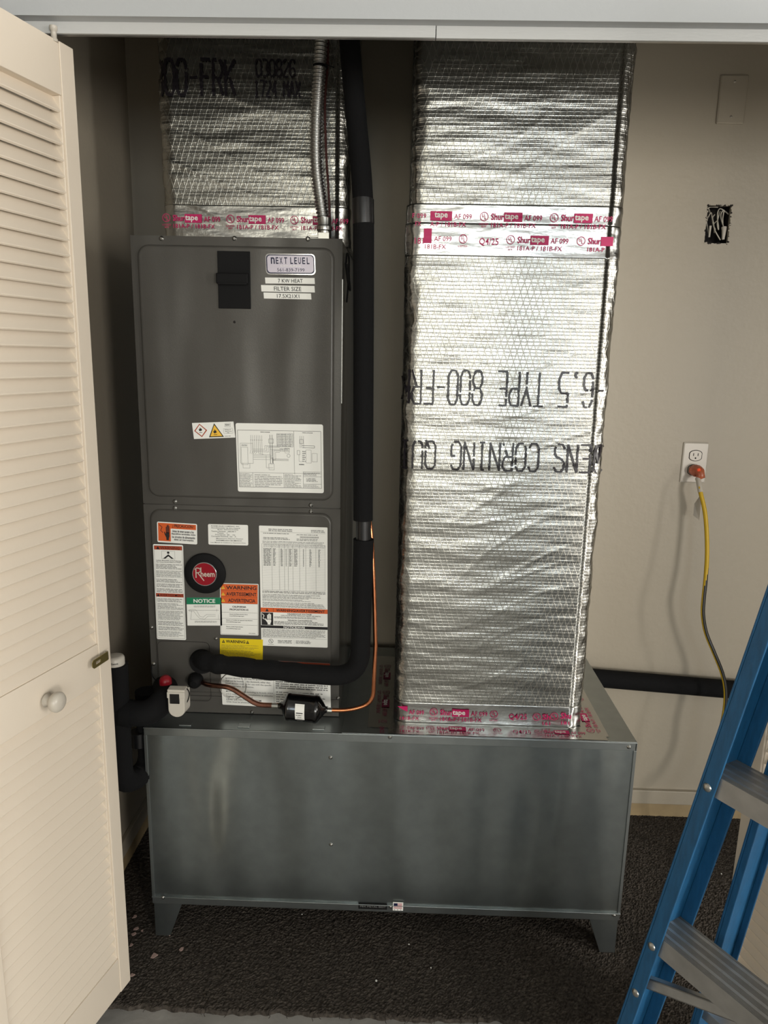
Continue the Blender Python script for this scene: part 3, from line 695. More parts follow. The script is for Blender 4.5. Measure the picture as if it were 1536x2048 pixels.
class Sticker:
    def __init__(s, px, name, label, paper='paper', r=.004, Y=None, k=0, parent=ah):
        Y = FY if Y is None else Y; (ax, ay), (bx, by), (cx, cy), (dx, dy) = px    # TL TR BR BL
        s.y = Y-.0004-.0004*k; P = [at(*q, Y=Y) for q in px]
        s.O = P[0]; s.U = P[1]-P[0]; s.V = P[3]-P[0]; s.U.y = s.V.y = 0
        s.w, s.h = s.U.length, s.V.length; s.mb = MB(); s.k = 0
        m_ = MB(); m_.prism(rrect(0, -s.h, s.w, 0, r, 4), (s.O.x, s.y, s.O.z), s.U.normalized(), -s.V.normalized(), (0, .0008, 0), M[paper]); s.obj = m_.build(name, parent, label=label)
    def fn(s, lvl):
        return lambda u, v: (s.O.x+s.U.x*u+s.V.x*v, s.y-.00012*lvl, s.O.z+s.U.z*u+s.V.z*v)
    def rect(s, u0, v0, u1, v1, mt, lvl=1):
        f = s.fn(lvl); s.mb.add([f(u0, v1), f(u1, v1), f(u1, v0), f(u0, v0)], [(0, 1, 2, 3)], M[mt])
    def poly(s, pts, mt, lvl=2):
        f = s.fn(lvl); P = [f(*p) for p in pts]; ar = sum(pts[i][0]*pts[(i+1) % len(pts)][1]-pts[(i+1) % len(pts)][0]*pts[i][1] for i in range(len(pts)))
        if ar > 0: P = P[::-1]
        s.mb.add(P, [tuple(range(len(P)))], M[mt])
    def line(s, pts, wd, mt='ink', lvl=2):
        f = s.fn(lvl)
        for (a, b), (c, d) in zip(pts, pts[1:]):
            A = Vector(f(a, b)); B = Vector(f(c, d)); t = (B-A)
            if t.length < 1e-7: continue
            n = Vector((-t.z, 0, t.x)).normalized()*wd*.5; s.mb.add([A-n, B-n, B+n, A+n], [(0, 1, 2, 3)], M[mt])
    def frame(s, u0, v0, u1, v1, wd, mt='ink'): s.line([(u0, v0), (u1, v0), (u1, v1), (u0, v1), (u0, v0)], wd, mt)
    def text(s, t, u0, v0, u1, v1, mt='ink', bold=False, lvl=3): text(s.mb, t, s.fn(lvl), u0, v1, u1, v0, M[mt], bold)
    def rows(s, u0, v0, u1, v1, n, mt='ink', fill=.6, ragged=.25):
        f = s.fn(3); ar = s.w/s.h; g = lambda u, v: f(u, 1-v)
        small_lines(s.mb, g, u0, 1-v1, u1, 1-v0, n, M['print' if mt == 'ink' else mt], fill, ragged, cell=(v1-v0)/n*s.h*.42/s.w)
    def ctext(s, t, uc, v0, hgt, wmax, mt='ink', bold=False):
        q = len(t)*hgt*s.h/s.w*.5; q = min(q, wmax); s.text(t, uc-q/2, v0, uc+q/2, v0+hgt, mt, bold)
    def tri(s, u, v, du, dv, mt='ink', mark=True, mk='amber'):
        s.poly([(u, v+dv), (u+du/2, v), (u+du, v+dv)], mt, 3)
        if mark: s.rect(u+du*.45, v+dv*.35, u+du*.56, v+dv*.72, mk, 4); s.rect(u+du*.45, v+dv*.8, u+du*.56, v+dv*.9, mk, 4)
    def hand(s, u, v, du, dv, mt, lvl=4):
        R = lambda a, b, c, d: s.rect(u+du*a, v+dv*b, u+du*c, v+dv*d, mt, lvl)
        R(.30, .14, .41, .55); R(.44, .04, .55, .55); R(.58, 0, .69, .55); R(.72, .08, .82, .55)
        s.poly([(u+du*a, v+dv*b) for a, b in ((.3, .5), (.82, .5), (.82, .75), (.72, .88), (.72, 1), (.36, 1), (.34, .85), (.1, .62), (.04, .48), (.12, .45), (.3, .62))], mt, lvl)
    def bolt(s, pts, wd, mt): s.line(pts, wd, mt, 4)
    def done(s):
        if s.mb.f: s.mb.build('printing', s.obj)

# wiring diagram sheet
s = Sticker([(471, 846), (646, 849), (648, 987), (476, 983)], 'wiring_diagram', 'white wiring diagram sheet'); g = .0005
s.frame(.02, .1, .975, .93, .0007); s.line([(.665, .1), (.665, .73)], g); s.line([(.02, .715), (.975, .715)], g); s.line([(.18, .715), (.18, .93)], g); s.line([(.54, .715), (.54, .93)], g)
s.line([(.765, .69), (.975, .69)], g); s.line([(.765, .69), (.765, .93)], g); s.line([(.765, .76), (.975, .76)], g); s.line([(.765, .87), (.975, .87)], g)
s.text('WIRING DIAGRAM', .28, .118, .39, .13, bold=True); s.text('WIRING DIAGRAM', .76, .118, .88, .13, bold=True)
for i in range(7): u = .17+i*.021; s.line([(u, .17), (u, .23)], g, 'grey'); s.rect(u-.004, .235, u+.004, .245, 'ink'); s.line([(u, .25), (u, .38+i*.012), (u-.015+.03*(i > 3), .44)], g, 'grey')
s.frame(.045, .29, .19, .58, g, 'grey'); s.frame(.055, .345, .13, .6, g, 'grey'); s.rows(.06, .305, .13, .33, 2)
for i, v in enumerate((.37, .39, .41, .45, .47, .49, .52)): s.line([(.19, v), (.33+.02*i, v), (.33+.02*i, v-.05-.01*i), (.5, v-.05-.01*i)], g, 'grey')
s.line([(.39, .16), (.39, .57)], g*1.6); s.line([(.415, .16), (.415, .57)], g*1.6); s.frame(.375, .22, .43, .28, g); s.frame(.39, .5, .42, .58, g*1.4); s.line([(.42, .51), (.6, .51)], g*1.3); s.line([(.42, .53), (.6, .53)], g*1.3)
s.frame(.37, .58, .43, .67, g, 'grey'); s.line([(.34, .46), (.34, .64), (.42, .64)], g, 'grey'); s.line([(.15, .58), (.15, .65), (.07, .65), (.07, .58)], g, 'grey')
s.frame(.47, .14, .655, .33, g)
for i in range(8): s.line([(.47, .16+i*.022), (.655, .16+i*.022)], g*.8)
for u in (.53, .57, .62): s.line([(u, .14), (u, .33)], g*.8)
s.rows(.475, .145, .65, .33, 8, 'grey', .5, .1)
for k in range(14): a = 2*math.pi*k/14; b = a+2*math.pi/14; s.line([(.60+.018*math.cos(a), .46+.023*math.sin(a)), (.60+.018*math.cos(b), .46+.023*math.sin(b))], g)
s.frame(.56, .35, .61, .42, g, 'grey'); s.rows(.5, .35, .62, .40, 3, 'grey')
for u in (.735, .755, .775): s.line([(u, .17), (u, .34)], g)
s.frame(.73, .22, .77, .28, g); s.line([(.755, .31), (.9, .31), (.9, .34), (.76, .34)], g*1.4); s.frame(.70, .38, .73, .44, g); s.frame(.8, .37, .86, .56, g, 'grey'); s.frame(.87, .42, .93, .54, g, 'grey'); s.line([(.72, .44), (.72, .54), (.8, .54)], g, 'grey')
s.rows(.72, .57, .82, .6, 1); s.rows(.76, .38, .80, .55, 6, 'grey')
s.rows(.025, .725, .175, .925, 12, 'ink', .5); s.rows(.2, .735, .53, .925, 8, 'ink', .45, .6); s.rows(.55, .725, .74, .925, 11, 'ink', .5, .5); s.rows(.77, .7, .96, .75, 3, 'ink', .5); s.rows(.8, .78, .93, .84, 3, 'ink', .6); s.rows(.77, .88, .965, .92, 3, 'ink', .5)
s.done()
# flammability pictograms
s = Sticker([(384, 846), (467, 843), (470, 877), (388, 878)], 'hazard_sticker', 'white flammable refrigerant pictogram sticker', r=.0008)
s.poly([(.175, .06), (.345, .48), (.2, .9), (.03, .5)], 'redor', 1); s.poly([(.177, .13), (.31, .48), (.2, .82), (.062, .5)], 'paper', 2)
s.poly([(.53, .06), (.73, .93), (.37, .93)], 'ink', 1); s.poly([(.53, .17), (.695, .87), (.405, .87)], 'amber', 2)
def flame(u, v, du, dv): s.poly([(u+du*a, v+dv*b) for a, b in ((.3, 1), (0, .7), (.1, .35), (.28, .55), (.4, 0), (.62, .4), (.7, .2), (1, .65), (.72, 1), (.6, .75), (.5, 1))], 'ink', 4)
flame(.145, .27, .08, .26); s.rect(.15, .6, .22, .63, 'ink', 4); flame(.49, .42, .08, .28); s.rect(.49, .76, .575, .79, 'ink', 4)
s.line([(.78, .3), (.79, .1), (.92, .08), (.91, .32), (.78, .3)], .0004); s.text('READ', .80, .14, .9, .24, bold=True); s.frame(.74, .42, .96, .72, .0003); s.text('Refrigerant', .77, .45, .92, .54); s.text('Safety Group', .77, .56, .93, .64); s.text('A2L', .82, .65, .87, .71); s.rows(.75, .86, .9, .93, 1)
s.done()
# badge of the installer
s = Sticker([(530, 507), (630, 508), (630, 550), (532, 549)], 'installer_badge', 'silver installer badge with navy border', paper='chrome', r=.008)
f = s.fn(1); s.mb.add([f(p[0]/s.w, -p[1]/s.h) for p in rrect(s.w*.018, -s.h*.95, s.w*.98, -s.h*.05, .0075, 5)][::1], [tuple(range(24))], M['navy'])
f = s.fn(2); s.mb.add([f(p[0]/s.w, -p[1]/s.h) for p in rrect(s.w*.038, -s.h*.90, s.w*.962, -s.h*.09, .0065, 5)], [tuple(range(24))], M['lilac'])
T_ = [('n', .11, .19), ('E', .21, .265), ('X', .285, .345), ('T', .38, .44), ('L', .50, .555), ('E', .58, .635), ('U', .66, .715), ('E', .74, .80), ('L', .83, .885)]
for ch, a, b in T_: s.text(ch, a, .17, b, .49, 'navy', True, 4)
s.text('561-839-7199', .23, .69, .78, .85, 'navy'); s.text('COOLING', .3, .54, .7, .62, 'paper'); s.done()
for i, (px, tx, a, b) in enumerate((([(530, 555), (629, 556), (629, 568), (531, 567)], '7 KW HEAT', .26, .76), ([(522, 570), (629, 572), (629, 584), (523, 583)], 'FILTER SIZE', .24, .75), ([(527, 585), (622, 587), (622, 599), (528, 597)], '17.5X21X1', .28, .75))):
    s = Sticker(px, 'label_strip', 'white label strip reading '+tx, r=.0006); s.text(tx, a, .2, b, .84, 'ink'); s.done()
# PRECAUCION
s = Sticker([(314, 1043), (394, 1048), (394, 1090), (315, 1084)], 'caution_sticker', 'orange and white caution sticker', r=.003)
s.rect(.025, .05, .34, .93, 'orange'); s.rect(.34, .05, .975, .30, 'orange'); s.hand(.17, .12, .17, .75, 'ink'); s.bolt([(.05, .14), (.13, .25), (.09, .42), (.15, .52)], .0012, 'ink')
s.text('¡ PRECAUCION !', .39, .08, .93, .27, 'ink', True)
for i, tx in enumerate(('Antes de tener acceso a los', 'dispositivos terminales, todos', 'los circuitos de alimentación', 'deben ser interrumpidos.')): s.text(tx, (.38, .36, .37, .42)[i], .35+i*.14, (.92, .96, .95, .92)[i], .47+i*.14, 'ink', True)
s.done()
# spanish data label
s = Sticker([(416, 1048), (496, 1050), (497, 1089), (417, 1089)], 'data_label', 'white data label with small spanish print', r=.003)
for i, (tx, a, b) in enumerate((('RHEEM SALES COMPANY, INC.', .08, .8), ('Acondicionador de Aire Central', .08, .8), ('Modelo:  RH2TY3617STANNJ', .24, .75), ('Tension Nominal:   208/240 V', .08, .7), ('Fases:   1', .24, .48), ('Frecuencia:  60     Hz', .18, .68), ('Corriente Nominal:  2.6    A', .08, .7))): s.text(tx, a, .06+i*.082, b, .12+i*.082)
s.text('Maquinaria Filarmo Fischer', .2, .66, .88, .72); s.text('ENSAMBLADO EN MEXICO', .2, .75, .84, .81); s.text('Leer Manual de Instalacion y Operacion Antes', .06, .86, .94, .92); s.done()
# left tall WARNING
s = Sticker([(306, 1088), (366, 1090), (377, 1280), (314, 1278)], 'warning_sticker', 'narrow white warning sticker with rust red headings', r=.003)
s.frame(.035, .015, .965, .985, .0004); s.rect(.035, .015, .965, .055, 'redor'); s.rect(.035, .508, .965, .545, 'redor')
s.tri(.1, .02, .12, .03, 'ink', False); s.text('WARNING', .24, .022, .88, .05, 'ink', False); s.tri(.06, .513, .1, .028, 'ink', False); s.text('AVERTISSEMENT', .17, .514, .95, .54, 'ink')
s.frame(.28, .068, .72, .148, .0004, 'grey'); s.poly([(.32, .145), (.5, .1), (.68, .145), (.6, .145), (.5, .12), (.4, .145)], 'ink', 3)
s.poly([(.5+.045*math.cos(a*.7), .083+.012*math.sin(a*.7)) for a in range(9)], 'ink', 3)
s.text('Carbon Monoxide (CO) Poisoning', .08, .16, .92, .173, 'ink', True); s.text('Can Cause Severe Injury or Death.', .08, .176, .92, .189, 'ink', True)
for a, b, n in ((.20, .255, 4), (.268, .34, 6), (.355, .395, 3), (.405, .445, 3), (.455, .5, 3), (.56, .6, 3), (.61, .68, 5), (.69, .79, 8), (.8, .85, 4), (.86, .9, 3), (.91, .97, 5)): s.rows(.07, a, .94, b, n, 'ink' if n < 5 else 'grey', .62)
s.done()
# NOTICE
s = Sticker([(373, 1195), (443, 1195), (443, 1252), (375, 1251)], 'notice_sticker', 'white sticker with a green notice band', r=.0008)
s.rect(0, 0, 1, .24, 'green'); s.text('NOTICE', .2, .05, .82, .19, 'paper', True)
s.rows(.2, .28, .82, .35, 2, 'ink', .5, .05); s.line([(.04, .45), (.92, .45)], .0004); s.line([(.04, .45), (.14, .42), (.24, .42), (.3, .5), (.36, .66), (.46, .70), (.56, .6), (.82, .6)], .0004); s.line([(.06, .49), (.2, .49), (.27, .62), (.36, .74), (.5, .77), (.6, .66), (.82, .66)], .0004); s.line([(.14, .47), (.1, .78), (.95, .77)], .0004)
s.line([(.86, .4), (.86, .5)], .0003); s.line([(.9, .6), (.9, .76)], .0003); s.rows(.22, .82, .88, .9, 2, 'ink', .5, .05); s.done()
# orange WARNING trio
s = Sticker([(440, 1166), (517, 1168), (518, 1274), (441, 1269)], 'warning_sticker', 'sticker with three orange warning bands', r=.002)
s.rect(.02, .015, .98, .385, 'orange'); s.frame(.02, .015, .98, .985, .0004)
for v in (.135, .26, .387): s.line([(.02, v), (.98, v)], .0004)
for i, (tx, a) in enumerate((('WARNING', .16), ('AVERTISSEMENT', .16), ('ADVERTENCIA', .21))): s.text(tx, a, .045+i*.123, .95 if i != 2 else .92, .115+i*.123, 'ink', True); s.tri(.03, .05+i*.123, .1, .06, 'amber', True, 'ink')
s.text('CALIFORNIA', .32, .43, .68, .465, 'ink', True); s.text('PROPOSITION 65', .25, .485, .74, .52, 'ink', True)
for v in (.56, .68, .8): s.line([(.02, v), (.98, v)], .0004)
s.text('Cancer and Reproductive Harm', .24, .585, .72, .605, 'ink', True); s.text('www.P65Warnings.ca.gov', .24, .62, .63, .64, 'ink', True)
s.text("Cancer et Troubles de l'appareil reproducteur", .15, .7, .85, .722, 'ink', True); s.text('www.P65Warnings.ca.gov', .15, .738, .54, .758, 'ink', True)
s.text('Cáncer y Daño Reproductivo', .15, .83, .6, .852, 'ink', True); s.text('www.P65Warnings.ca.gov', .15, .868, .54, .888, 'ink', True); s.rows(.75, .95, .96, .97, 1); s.done()
# rating plate
s = Sticker([(518, 1051), (655, 1055), (657, 1296), (523, 1291)], 'rating_plate', 'large white rating plate with table and orange warning band', r=.002)
s.rows(.14, .02, .5, .045, 2, 'grey', .7, .1); s.rows(.76, .022, .97, .045, 2, 'grey', .7, .1); s.line([(.02, .05), (.97, .05)], .0004, 'grey')
s.rows(.06, .055, .44, .065, 1, 'grey', .8, 0); s.rows(.55, .06, .86, .07, 1, 'grey', .8, 0)
for i in range(22): s.rect(.6+i*.0125, .077, .607+i*.0125, .09, 'grey')
s.rows(.06, .09, .45, .112, 2, 'grey', .7, .1); s.rows(.55, .095, .86, .115, 2, 'grey', .7, .1); s.rows(.05, .12, .95, .14, 2, 'grey', .6, .05); s.rows(.06, .145, .97, .17, 3, 'grey', .5, 0)
s.frame(.035, .145, .965, .525, .0004, 'grey')
for u in (.18, .29, .365, .42, .49, .59, .68, .83): s.line([(u, .145), (u, .525)], .0005, 'grey')
for i in range(26): s.line([(.035, .175+i*.0137), (.965, .175+i*.0137)], .00025, 'grey')
for u, w2 in ((.06, .11), (.2, .04), (.31, .035), (.385, .02), (.435, .04), (.51, .05), (.64, .02), (.735, .03), (.865, .03)): s.rows(u, .18, u+w2, .325, 14, 'grey', .85, .1)
s.rows(.03, .53, .97, .552, 2, 'ink', .7, .1); s.rows(.03, .558, .97, .597, 4, 'ink', .6, .3); s.rows(.03, .60, .75, .617, 2, 'ink', .6, .3); s.rows(.03, .624, .97, .67, 5, 'ink', .6, .25)
s.rect(.0, .675, 1, .712, 'orange'); s.line([(.19, .675), (.19, .712)], .0006); s.tri(.07, .68, .05, .026, 'ink', False); s.text('WARNING/AVERTISSEMENT', .23, .682, .96, .704, 'ink', True)
s.rect(.01, .715, .185, .822, 'ink'); s.hand(.06, .722, .115, .095, 'paper', 4); s.bolt([(.02, .725), (.05, .742), (.03, .765), (.07, .775)], .0016, 'paper')
s.text('HAZARDOUS VOLTAGE', .4, .716, .76, .728, 'ink', True); s.text('CAN CAUSE SEVERE PERSONAL INJURY OR DEATH.', .3, .732, .9, .742, 'ink', True); s.rows(.2, .745, .96, .762, 2, 'ink', .7, .2)
s.text('TENSION DANGEREUSE', .4, .77, .77, .781, 'ink', True); s.rows(.2, .784, .94, .815, 3, 'ink', .7, .2)
s.rect(0, .824, 1, .847, 'ink'); s.text('NOTICE/AVIS', .34, .827, .66, .844, 'paper', True); s.rows(.02, .853, .97, .925, 8, 'ink', .62, .2); s.line([(.01, .93), (.99, .93)], .0004, 'grey')
f = s.fn(3); f2 = lambda u, v: f(.145+u/s.w, .958-v/s.h); ul_mark(s.mb, f2, 0, 0, .0055, M['ink']); s.rows(.1, .983, .19, .99, 1); s.rows(.25, .945, .47, .975, 3, 'ink', .7, .1); s.rows(.52, .945, .75, .975, 3, 'ink', .7, .15); s.line([(.495, .942), (.495, .98)], .0004, 'grey'); s.done()
# yellow WARNING
s = Sticker([(440, 1276), (526, 1279), (526, 1319), (440, 1316)], 'warning_sticker', 'yellow warning sticker behind the black pipe', paper='yellow', r=.0004, k=1)
s.tri(.05, .06, .07, .16, 'ink', True, 'yellow'); s.text('WARNING', .14, .07, .59, .22, 'ink', True); s.tri(.61, .07, .07, .16, 'ink', True, 'yellow'); s.rows(.03, .3, .9, .52, 4, 'ink', .4, .6); s.rows(.03, .56, .95, .9, 5, 'ink', .35, .6); s.done()
# lower white / red sticker behind the pipes
s = Sticker([(440, 1316), (660, 1327), (660, 1414), (445, 1409)], 'warning_sticker', 'white warning sticker under the horizontal pipe', r=.002)
s.rect(.0, .0, 1, .1, 'redor'); s.line([(.48, .1), (.48, .98)], .0005, 'grey')
for i, (tx, a, b, mt) in enumerate((('ignition devices which may be ignition sources', .1, .46, 0), ('shall not be located in the ductwork, other than', .1, .45, 0), ('listed devices must be for use with the specific', .1, .46, 0), ('refrigerant systems.', .1, .3, 0), ('', 0, 0, 0), ('Minimum room area including in: ft (m2): 312.0', .1, .47, 0), ('(12.2 m2) Note: For installations at altitudes', .1, .47, 0), ('higher than sea level', .1, .28, 0), ('LEAK DETECTION SYSTEM', .1, .36, 0), ('Units must be powered except for service', .1, .42, 0))):
    if tx: s.text(tx, a-.06, .40+i*.057, b, .44+i*.057, 'ink')
s.rows(.5, .42, .98, .6, 4, 'ink', .7, .1); s.rows(.5, .64, .98, .95, 6, 'ink', .5, .3); s.done()
# round brand badge
bc = at(411, 1146, Y=FY); R_ = .0475
mb = MB(); mb.lathe([(0, R_*.98), (.003, R_), (.006, R_), (.0078, R_*.95), (.0082, R_*.62)], (bc.x, FY+.001, bc.z), (0, -1, 0), M['black'], 48); bd = mb.build('brand_badge', ah, label='round black rubber badge with a red centre')
yb = FY-.0075
mb = MB(); mb.lathe([(0, .0285), (.0012, .0285), (.002, .0275)], (bc.x, yb, bc.z), (0, -1, 0), M['chrome'], 40); mb.build('badge_ring', bd)
mb = MB(); mb.disc((bc.x, yb-.0022, bc.z), .0262, M['red'], 36); mb.build('badge_face', bd)
mb = MB(); fb = lambda u, v: (bc.x+u, yb-.0026, bc.z+v)
text(mb, 'heem', fb, -.0085, -.006, .0235, .0075, M['plate'], True)
def bar(P, wd):
    for (a, b), (c, d) in zip(P, P[1:]):
        A = Vector((bc.x+a, yb-.0027, bc.z+b)); B = Vector((bc.x+c, yb-.0027, bc.z+d)); t = B-A; n = Vector((-t.z, 0, t.x)).normalized()*wd/2; mb.add([A-n, B-n, B+n, A+n], [(0, 1, 2, 3)], M['plate'])
bar([(-.019, -.009), (-.019, .013)], .0022); bar([(-.022, .011), (-.017, .0145), (-.0105, .0135), (-.0085, .010), (-.009, .006), (-.013, .0035), (-.018, .003)], .0022); bar([(-.015, .003), (-.001, -.0155)], .0022); bar([(-.0075, .016), (-.0075, 0)], .002)
mb.build('badge_lettering', bd)
# wiring knockout loops on the right flank of the cabinet
mb = MB(); P = [(HX1+.002, 1.66, 1.60), (HX1+.006, 1.67, 1.565), (HX1+.010, 1.69, 1.545), (HX1+.006, 1.71, 1.575), (HX1+.006, 1.70, 1.615), (HX1+.004, 1.67, 1.62), (HX1+.003, 1.66, 1.60)]
mb.tube(smooth_path(P, 6), .0022, M['black'], 6); mb.tube(smooth_path([(HX1+.003, 1.68, 1.60), (HX1+.006, 1.685, 1.56), (HX1+.002, 1.70, 1.52)], 6), .002, M['black'], 6); mb.build('wire_loop', ah)
mb = MB(); mb.box((HX1-.001, HY+.006, 1.30), (HX1+.0012, HY+.03, 1.56), M['steel']); mb.build('side_edge_strip', ah, bevel=.0004)

# ================================================================== CONDUIT + THERMOSTAT WIRE
YC = 1.665
path = [at(648, 20, Y=YC), at(643, 80, Y=YC), at(639, 140, Y=YC), at(633, 240, Y=YC), at(633, 330, Y=YC), at(641, 400, Y=YC), at(649, 452, Y=YC)]
P = dense(smooth_path(path, 10), .0009); rad = [.0122+.0017*math.sin(2*math.pi*i/7.4) for i in range(len(P))]
cd = thing('metal_conduit', tuple(P[-1]), label='ribbed flexible metal conduit entering the top of the air handler', cat='conduit')
mb = MB(); mb.tube(P, rad, M['conduit'], 16); mb.build('ribbed_tube', cd)
p = P[-1]; mb = MB(); mb.lathe([(-.026, .0145), (-.010, .0145), (-.009, .017), (.0, .017), (.001, .015), (.014, .015)], (p.x, p.y, HT+.026), (0, 0, -1), M['steel'], 18)
mb.box((p.x-.03, p.y-.018, HT+.010), (p.x+.004, p.y-.013, HT+.014), M['steel']); mb.box((p.x-.012, p.y-.019, HT+.006), (p.x+.012, p.y-.012, HT+.02), M['steel']); mb.build('connector', cd, bevel=.0006)
mb = MB(); mb.lathe([(0, .019), (.006, .019)], (p.x+.006, p.y, HT+.0005), (0, 0, 1), M['black'], 18); mb.build('grommet', cd)
mb = MB(); P2 = [at(656, 40, Y=YC+.012), at(655, 130, Y=YC+.012), at(650, 200, Y=YC+.012), at(652, 300, Y=YC+.012), at(657, 380, Y=YC+.01), at(660, 450, Y=YC+.01)]; P2.append(Vector((P2[-1].x, P2[-1].y, HT)))
mb.tube(smooth_path(P2, 8), .0026, M['brownwire'], 8)
mb.build('thermostat_wire', label='thin brown thermostat wire running beside the ribbed conduit', cat='wire')
mb = MB(); c = at(641, 133, Y=YC); c2 = at(641, 136, Y=YC)
mb.lathe([(-.002, .0155), (.002, .0155)], c, (0.05, 0, 1), M['black'], 16); mb.tube([c+Vector((.01, -.014, 0)), c+Vector((.022, -.02, -.006)), c+Vector((.03, -.018, -.008))], .0012, M['black'], 6)
mb.build('cable_tie', label='black cable tie around the ribbed conduit', cat='cable tie')

# ================================================================== REFRIGERANT LINES
YP = 1.538
A = lambda x, y, Y=YP: at(x, y, Y=Y)
sl = thing('suction_line', tuple(A(728, 1290)), label='thick black foam-insulated pipe running down the right edge of the air handler', cat='pipe')
pv = [A(694, -30, 1.60), A(699, 80, 1.59), A(710, 210, 1.575), A(722, 340, 1.555), A(727, 425), A(727, 700), A(726, 1030), A(729, 1055)]
P = dense(smooth_path(pv[:5], 8), .02)
mb = MB(); mb.tube(P, .0205, M['foam'], 22); mb.build('upper_foam_sleeve', sl)
mb = MB(); mb.tube([A(726, 400, 1.541), A(726, 425), A(727, 448)], .0218, M['vinyl'], 22); mb.build('tape_wrap', sl)
P = dense(smooth_path([A(727, 446), A(727, 700), A(726, 1040)], 8), .03); mb = MB(); mb.tube(P, .0212, M['foam'], 22); mb.build('middle_foam_sleeve', sl)
mb = MB(); mb.tube([A(727, 1032), A(727, 1058), A(727, 1082)], .0165, M['vinyl'], 20); mb.build('bare_taped_pipe', sl, label='glossy black taped joint')
YQ = 1.535
lowp = [A(727, 1078), A(724, 1200), A(719, 1354, YQ), A(600, 1347, YQ), A(500, 1337, YQ), A(420, 1325, YQ+.004), A(407, 1318, YQ+.03), A(404, 1322, HY-.004)]
P = fillet_path(lowp[:4], .062, 10)+[]; P = dense(P, .02)
mb = MB(); mb.tube(P, .0222, M['foam'], 24); mb.build('lower_foam_elbow', sl)
mb = MB(); mb.tube(dense([A(604, 1347.5, YQ), A(590, 1345, YQ), A(540, 1340, YQ), A(506, 1338, YQ)], .01), [.0222+.001*math.sin(i*1.3) for i in range(len(dense([A(604, 1347.5, YQ), A(590, 1345, YQ), A(540, 1340, YQ), A(506, 1338, YQ)], .01)))], M['foam'], 24); mb.build('joint_wrap', sl, label='foam tape wrapped joint')
P = dense(fillet_path([A(508, 1337, YQ), A(440, 1329, YQ), A(405, 1322, YQ+.012), A(405, 1318, HY+.002)], .03, 8), .012)
mb = MB(); mb.tube(P, [.0215+.0015*math.sin(i*.9) for i in range(len(P))], M['foam'], 24); mb.build('end_foam_sleeve', sl)
p = A(405, 1322, FY); mb = MB(); mb.lathe([(0, .030), (.004, .030), (.012, .027)], p, (0, -1, 0), M['black'], 24); mb.build('grommet', sl)
# liquid line, copper, with filter drier
ll = thing('liquid_line', tuple(A(745, 1380)), label='bright bare copper pipe bending below the black insulated pipe', cat='pipe')
P = [A(737, 1030, 1.565), A(743, 1075, 1.56), A(748, 1180, 1.55), A(751, 1290, 1.54), A(746, 1406, 1.53), A(700, 1421, 1.525), A(652, 1420, 1.525)]
Pq = smooth_path(P[:4], 8)[:-1]+fillet_path(P[3:], .032, 8); mb = MB(); mb.tube(Pq, .0048, M['copper'], 14); mb.build('copper_riser', ll)
P = fillet_path([A(566, 1411, 1.525), A(515, 1410, 1.53), A(460, 1374, 1.545), A(415, 1370, 1.56), A(400, 1362, HY)], .018, 8); mb = MB(); mb.tube(P, .0058, M['copper2'], 14); mb.build('copper_stub', ll)
a_, b_ = A(660, 1421, 1.525), A(640, 1420, 1.525); mb = MB(); mb.tube([A(664, 1421, 1.525), A(648, 1420, 1.525)], .0062, M['steel'], 14); mb.build('brazed_joint', ll)
mb = MB(); mb.tube([A(544, 1411, 1.526), A(566, 1412, 1.525)], .0062, M['steel'], 14); mb.build('brazed_joint', ll)
p = A(392, 1358, FY); mb = MB(); mb.lathe([(0, .018), (.006, .018), (.02, .014), (.024, .008)], p, (0, -1, -.1), M['black'], 20); mb.build('grommet', ll)
fd = thing('filter_drier', tuple(A(604, 1414, 1.525)), label='glossy black filter drier canister with a white label on the copper pipe', cat='filter drier')
a_, b_ = A(556, 1411, 1.525), A(655, 1420, 1.525); ax = (b_-a_); Lf = ax.length; ax.normalize(); rr = .0315
mb = MB(); mb.lathe([(0, .006), (.004, .0075), (.010, .010), (.016, rr*.82), (.020, rr*.96), (.022, rr*1.03), (.027, rr*1.03), (.029, rr), (Lf-.031, rr), (Lf-.029, rr*1.03), (Lf-.024, rr*1.03), (Lf-.020, rr*.96), (Lf-.010, rr*.5), (Lf-.005, .008), (Lf, .006)], a_, ax, M['gloss'], 36); mb.build('canister', fd)
# label wrapped on the canister
c = A(603, 1414, 1.525); up0 = Vector((0, -1, 0)); up0 = (up0-ax*up0.dot(ax)).normalized(); sid = ax.cross(up0)
mb = MB(); lab = lambda u, v: c+ax*u+(up0*math.cos(v/rr)+Vector((0, 0, 1))*math.sin(v/rr))*(rr+.0008)
for k in range(10):
    v0 = -.026+.047*k/10; v1 = -.026+.047*(k+1)/10; mb.add([lab(-.0105, v0), lab(.0105, v0), lab(.0105, v1), lab(-.0105, v1)], [(0, 1, 2, 3)], M['paper'], True)
lb = mb.build('canister_label', fd); mb = MB(); f3 = lambda u, v: lab(u, v)+up0*.0002
lab2 = lambda u, v: c+ax*u+(up0*math.cos(v/rr)+Vector((0, 0, 1))*math.sin(v/rr))*(rr+.0012)
mb.add([lab2(-.008, 0), lab2(.007, 0), lab2(.007, .0022), lab2(-.008, .0022)], [(0, 1, 2, 3)], M['ink']); small_lines(mb, lab2, -.008, -.006, .006, -.002, 1, M['ink'], .6, 0, .0012); small_lines(mb, lab2, -.005, -.010, .005, -.0075, 1, M['ink'], .8, 0, .001); small_lines(mb, lab2, -.007, -.024, .007, -.012, 4, M['grey'], .5, .3, .001); mb.build('printing', lb)
mb = MB(); P = [A(465, 1350, 1.575)+Vector((.031*math.cos(t*.35)+.0015*math.sin(t*.9), 0.001*math.sin(t), -.028+.033*math.sin(t*.35))) for t in range(44)]
mb.tube(P, .0007, M['steel'], 5)
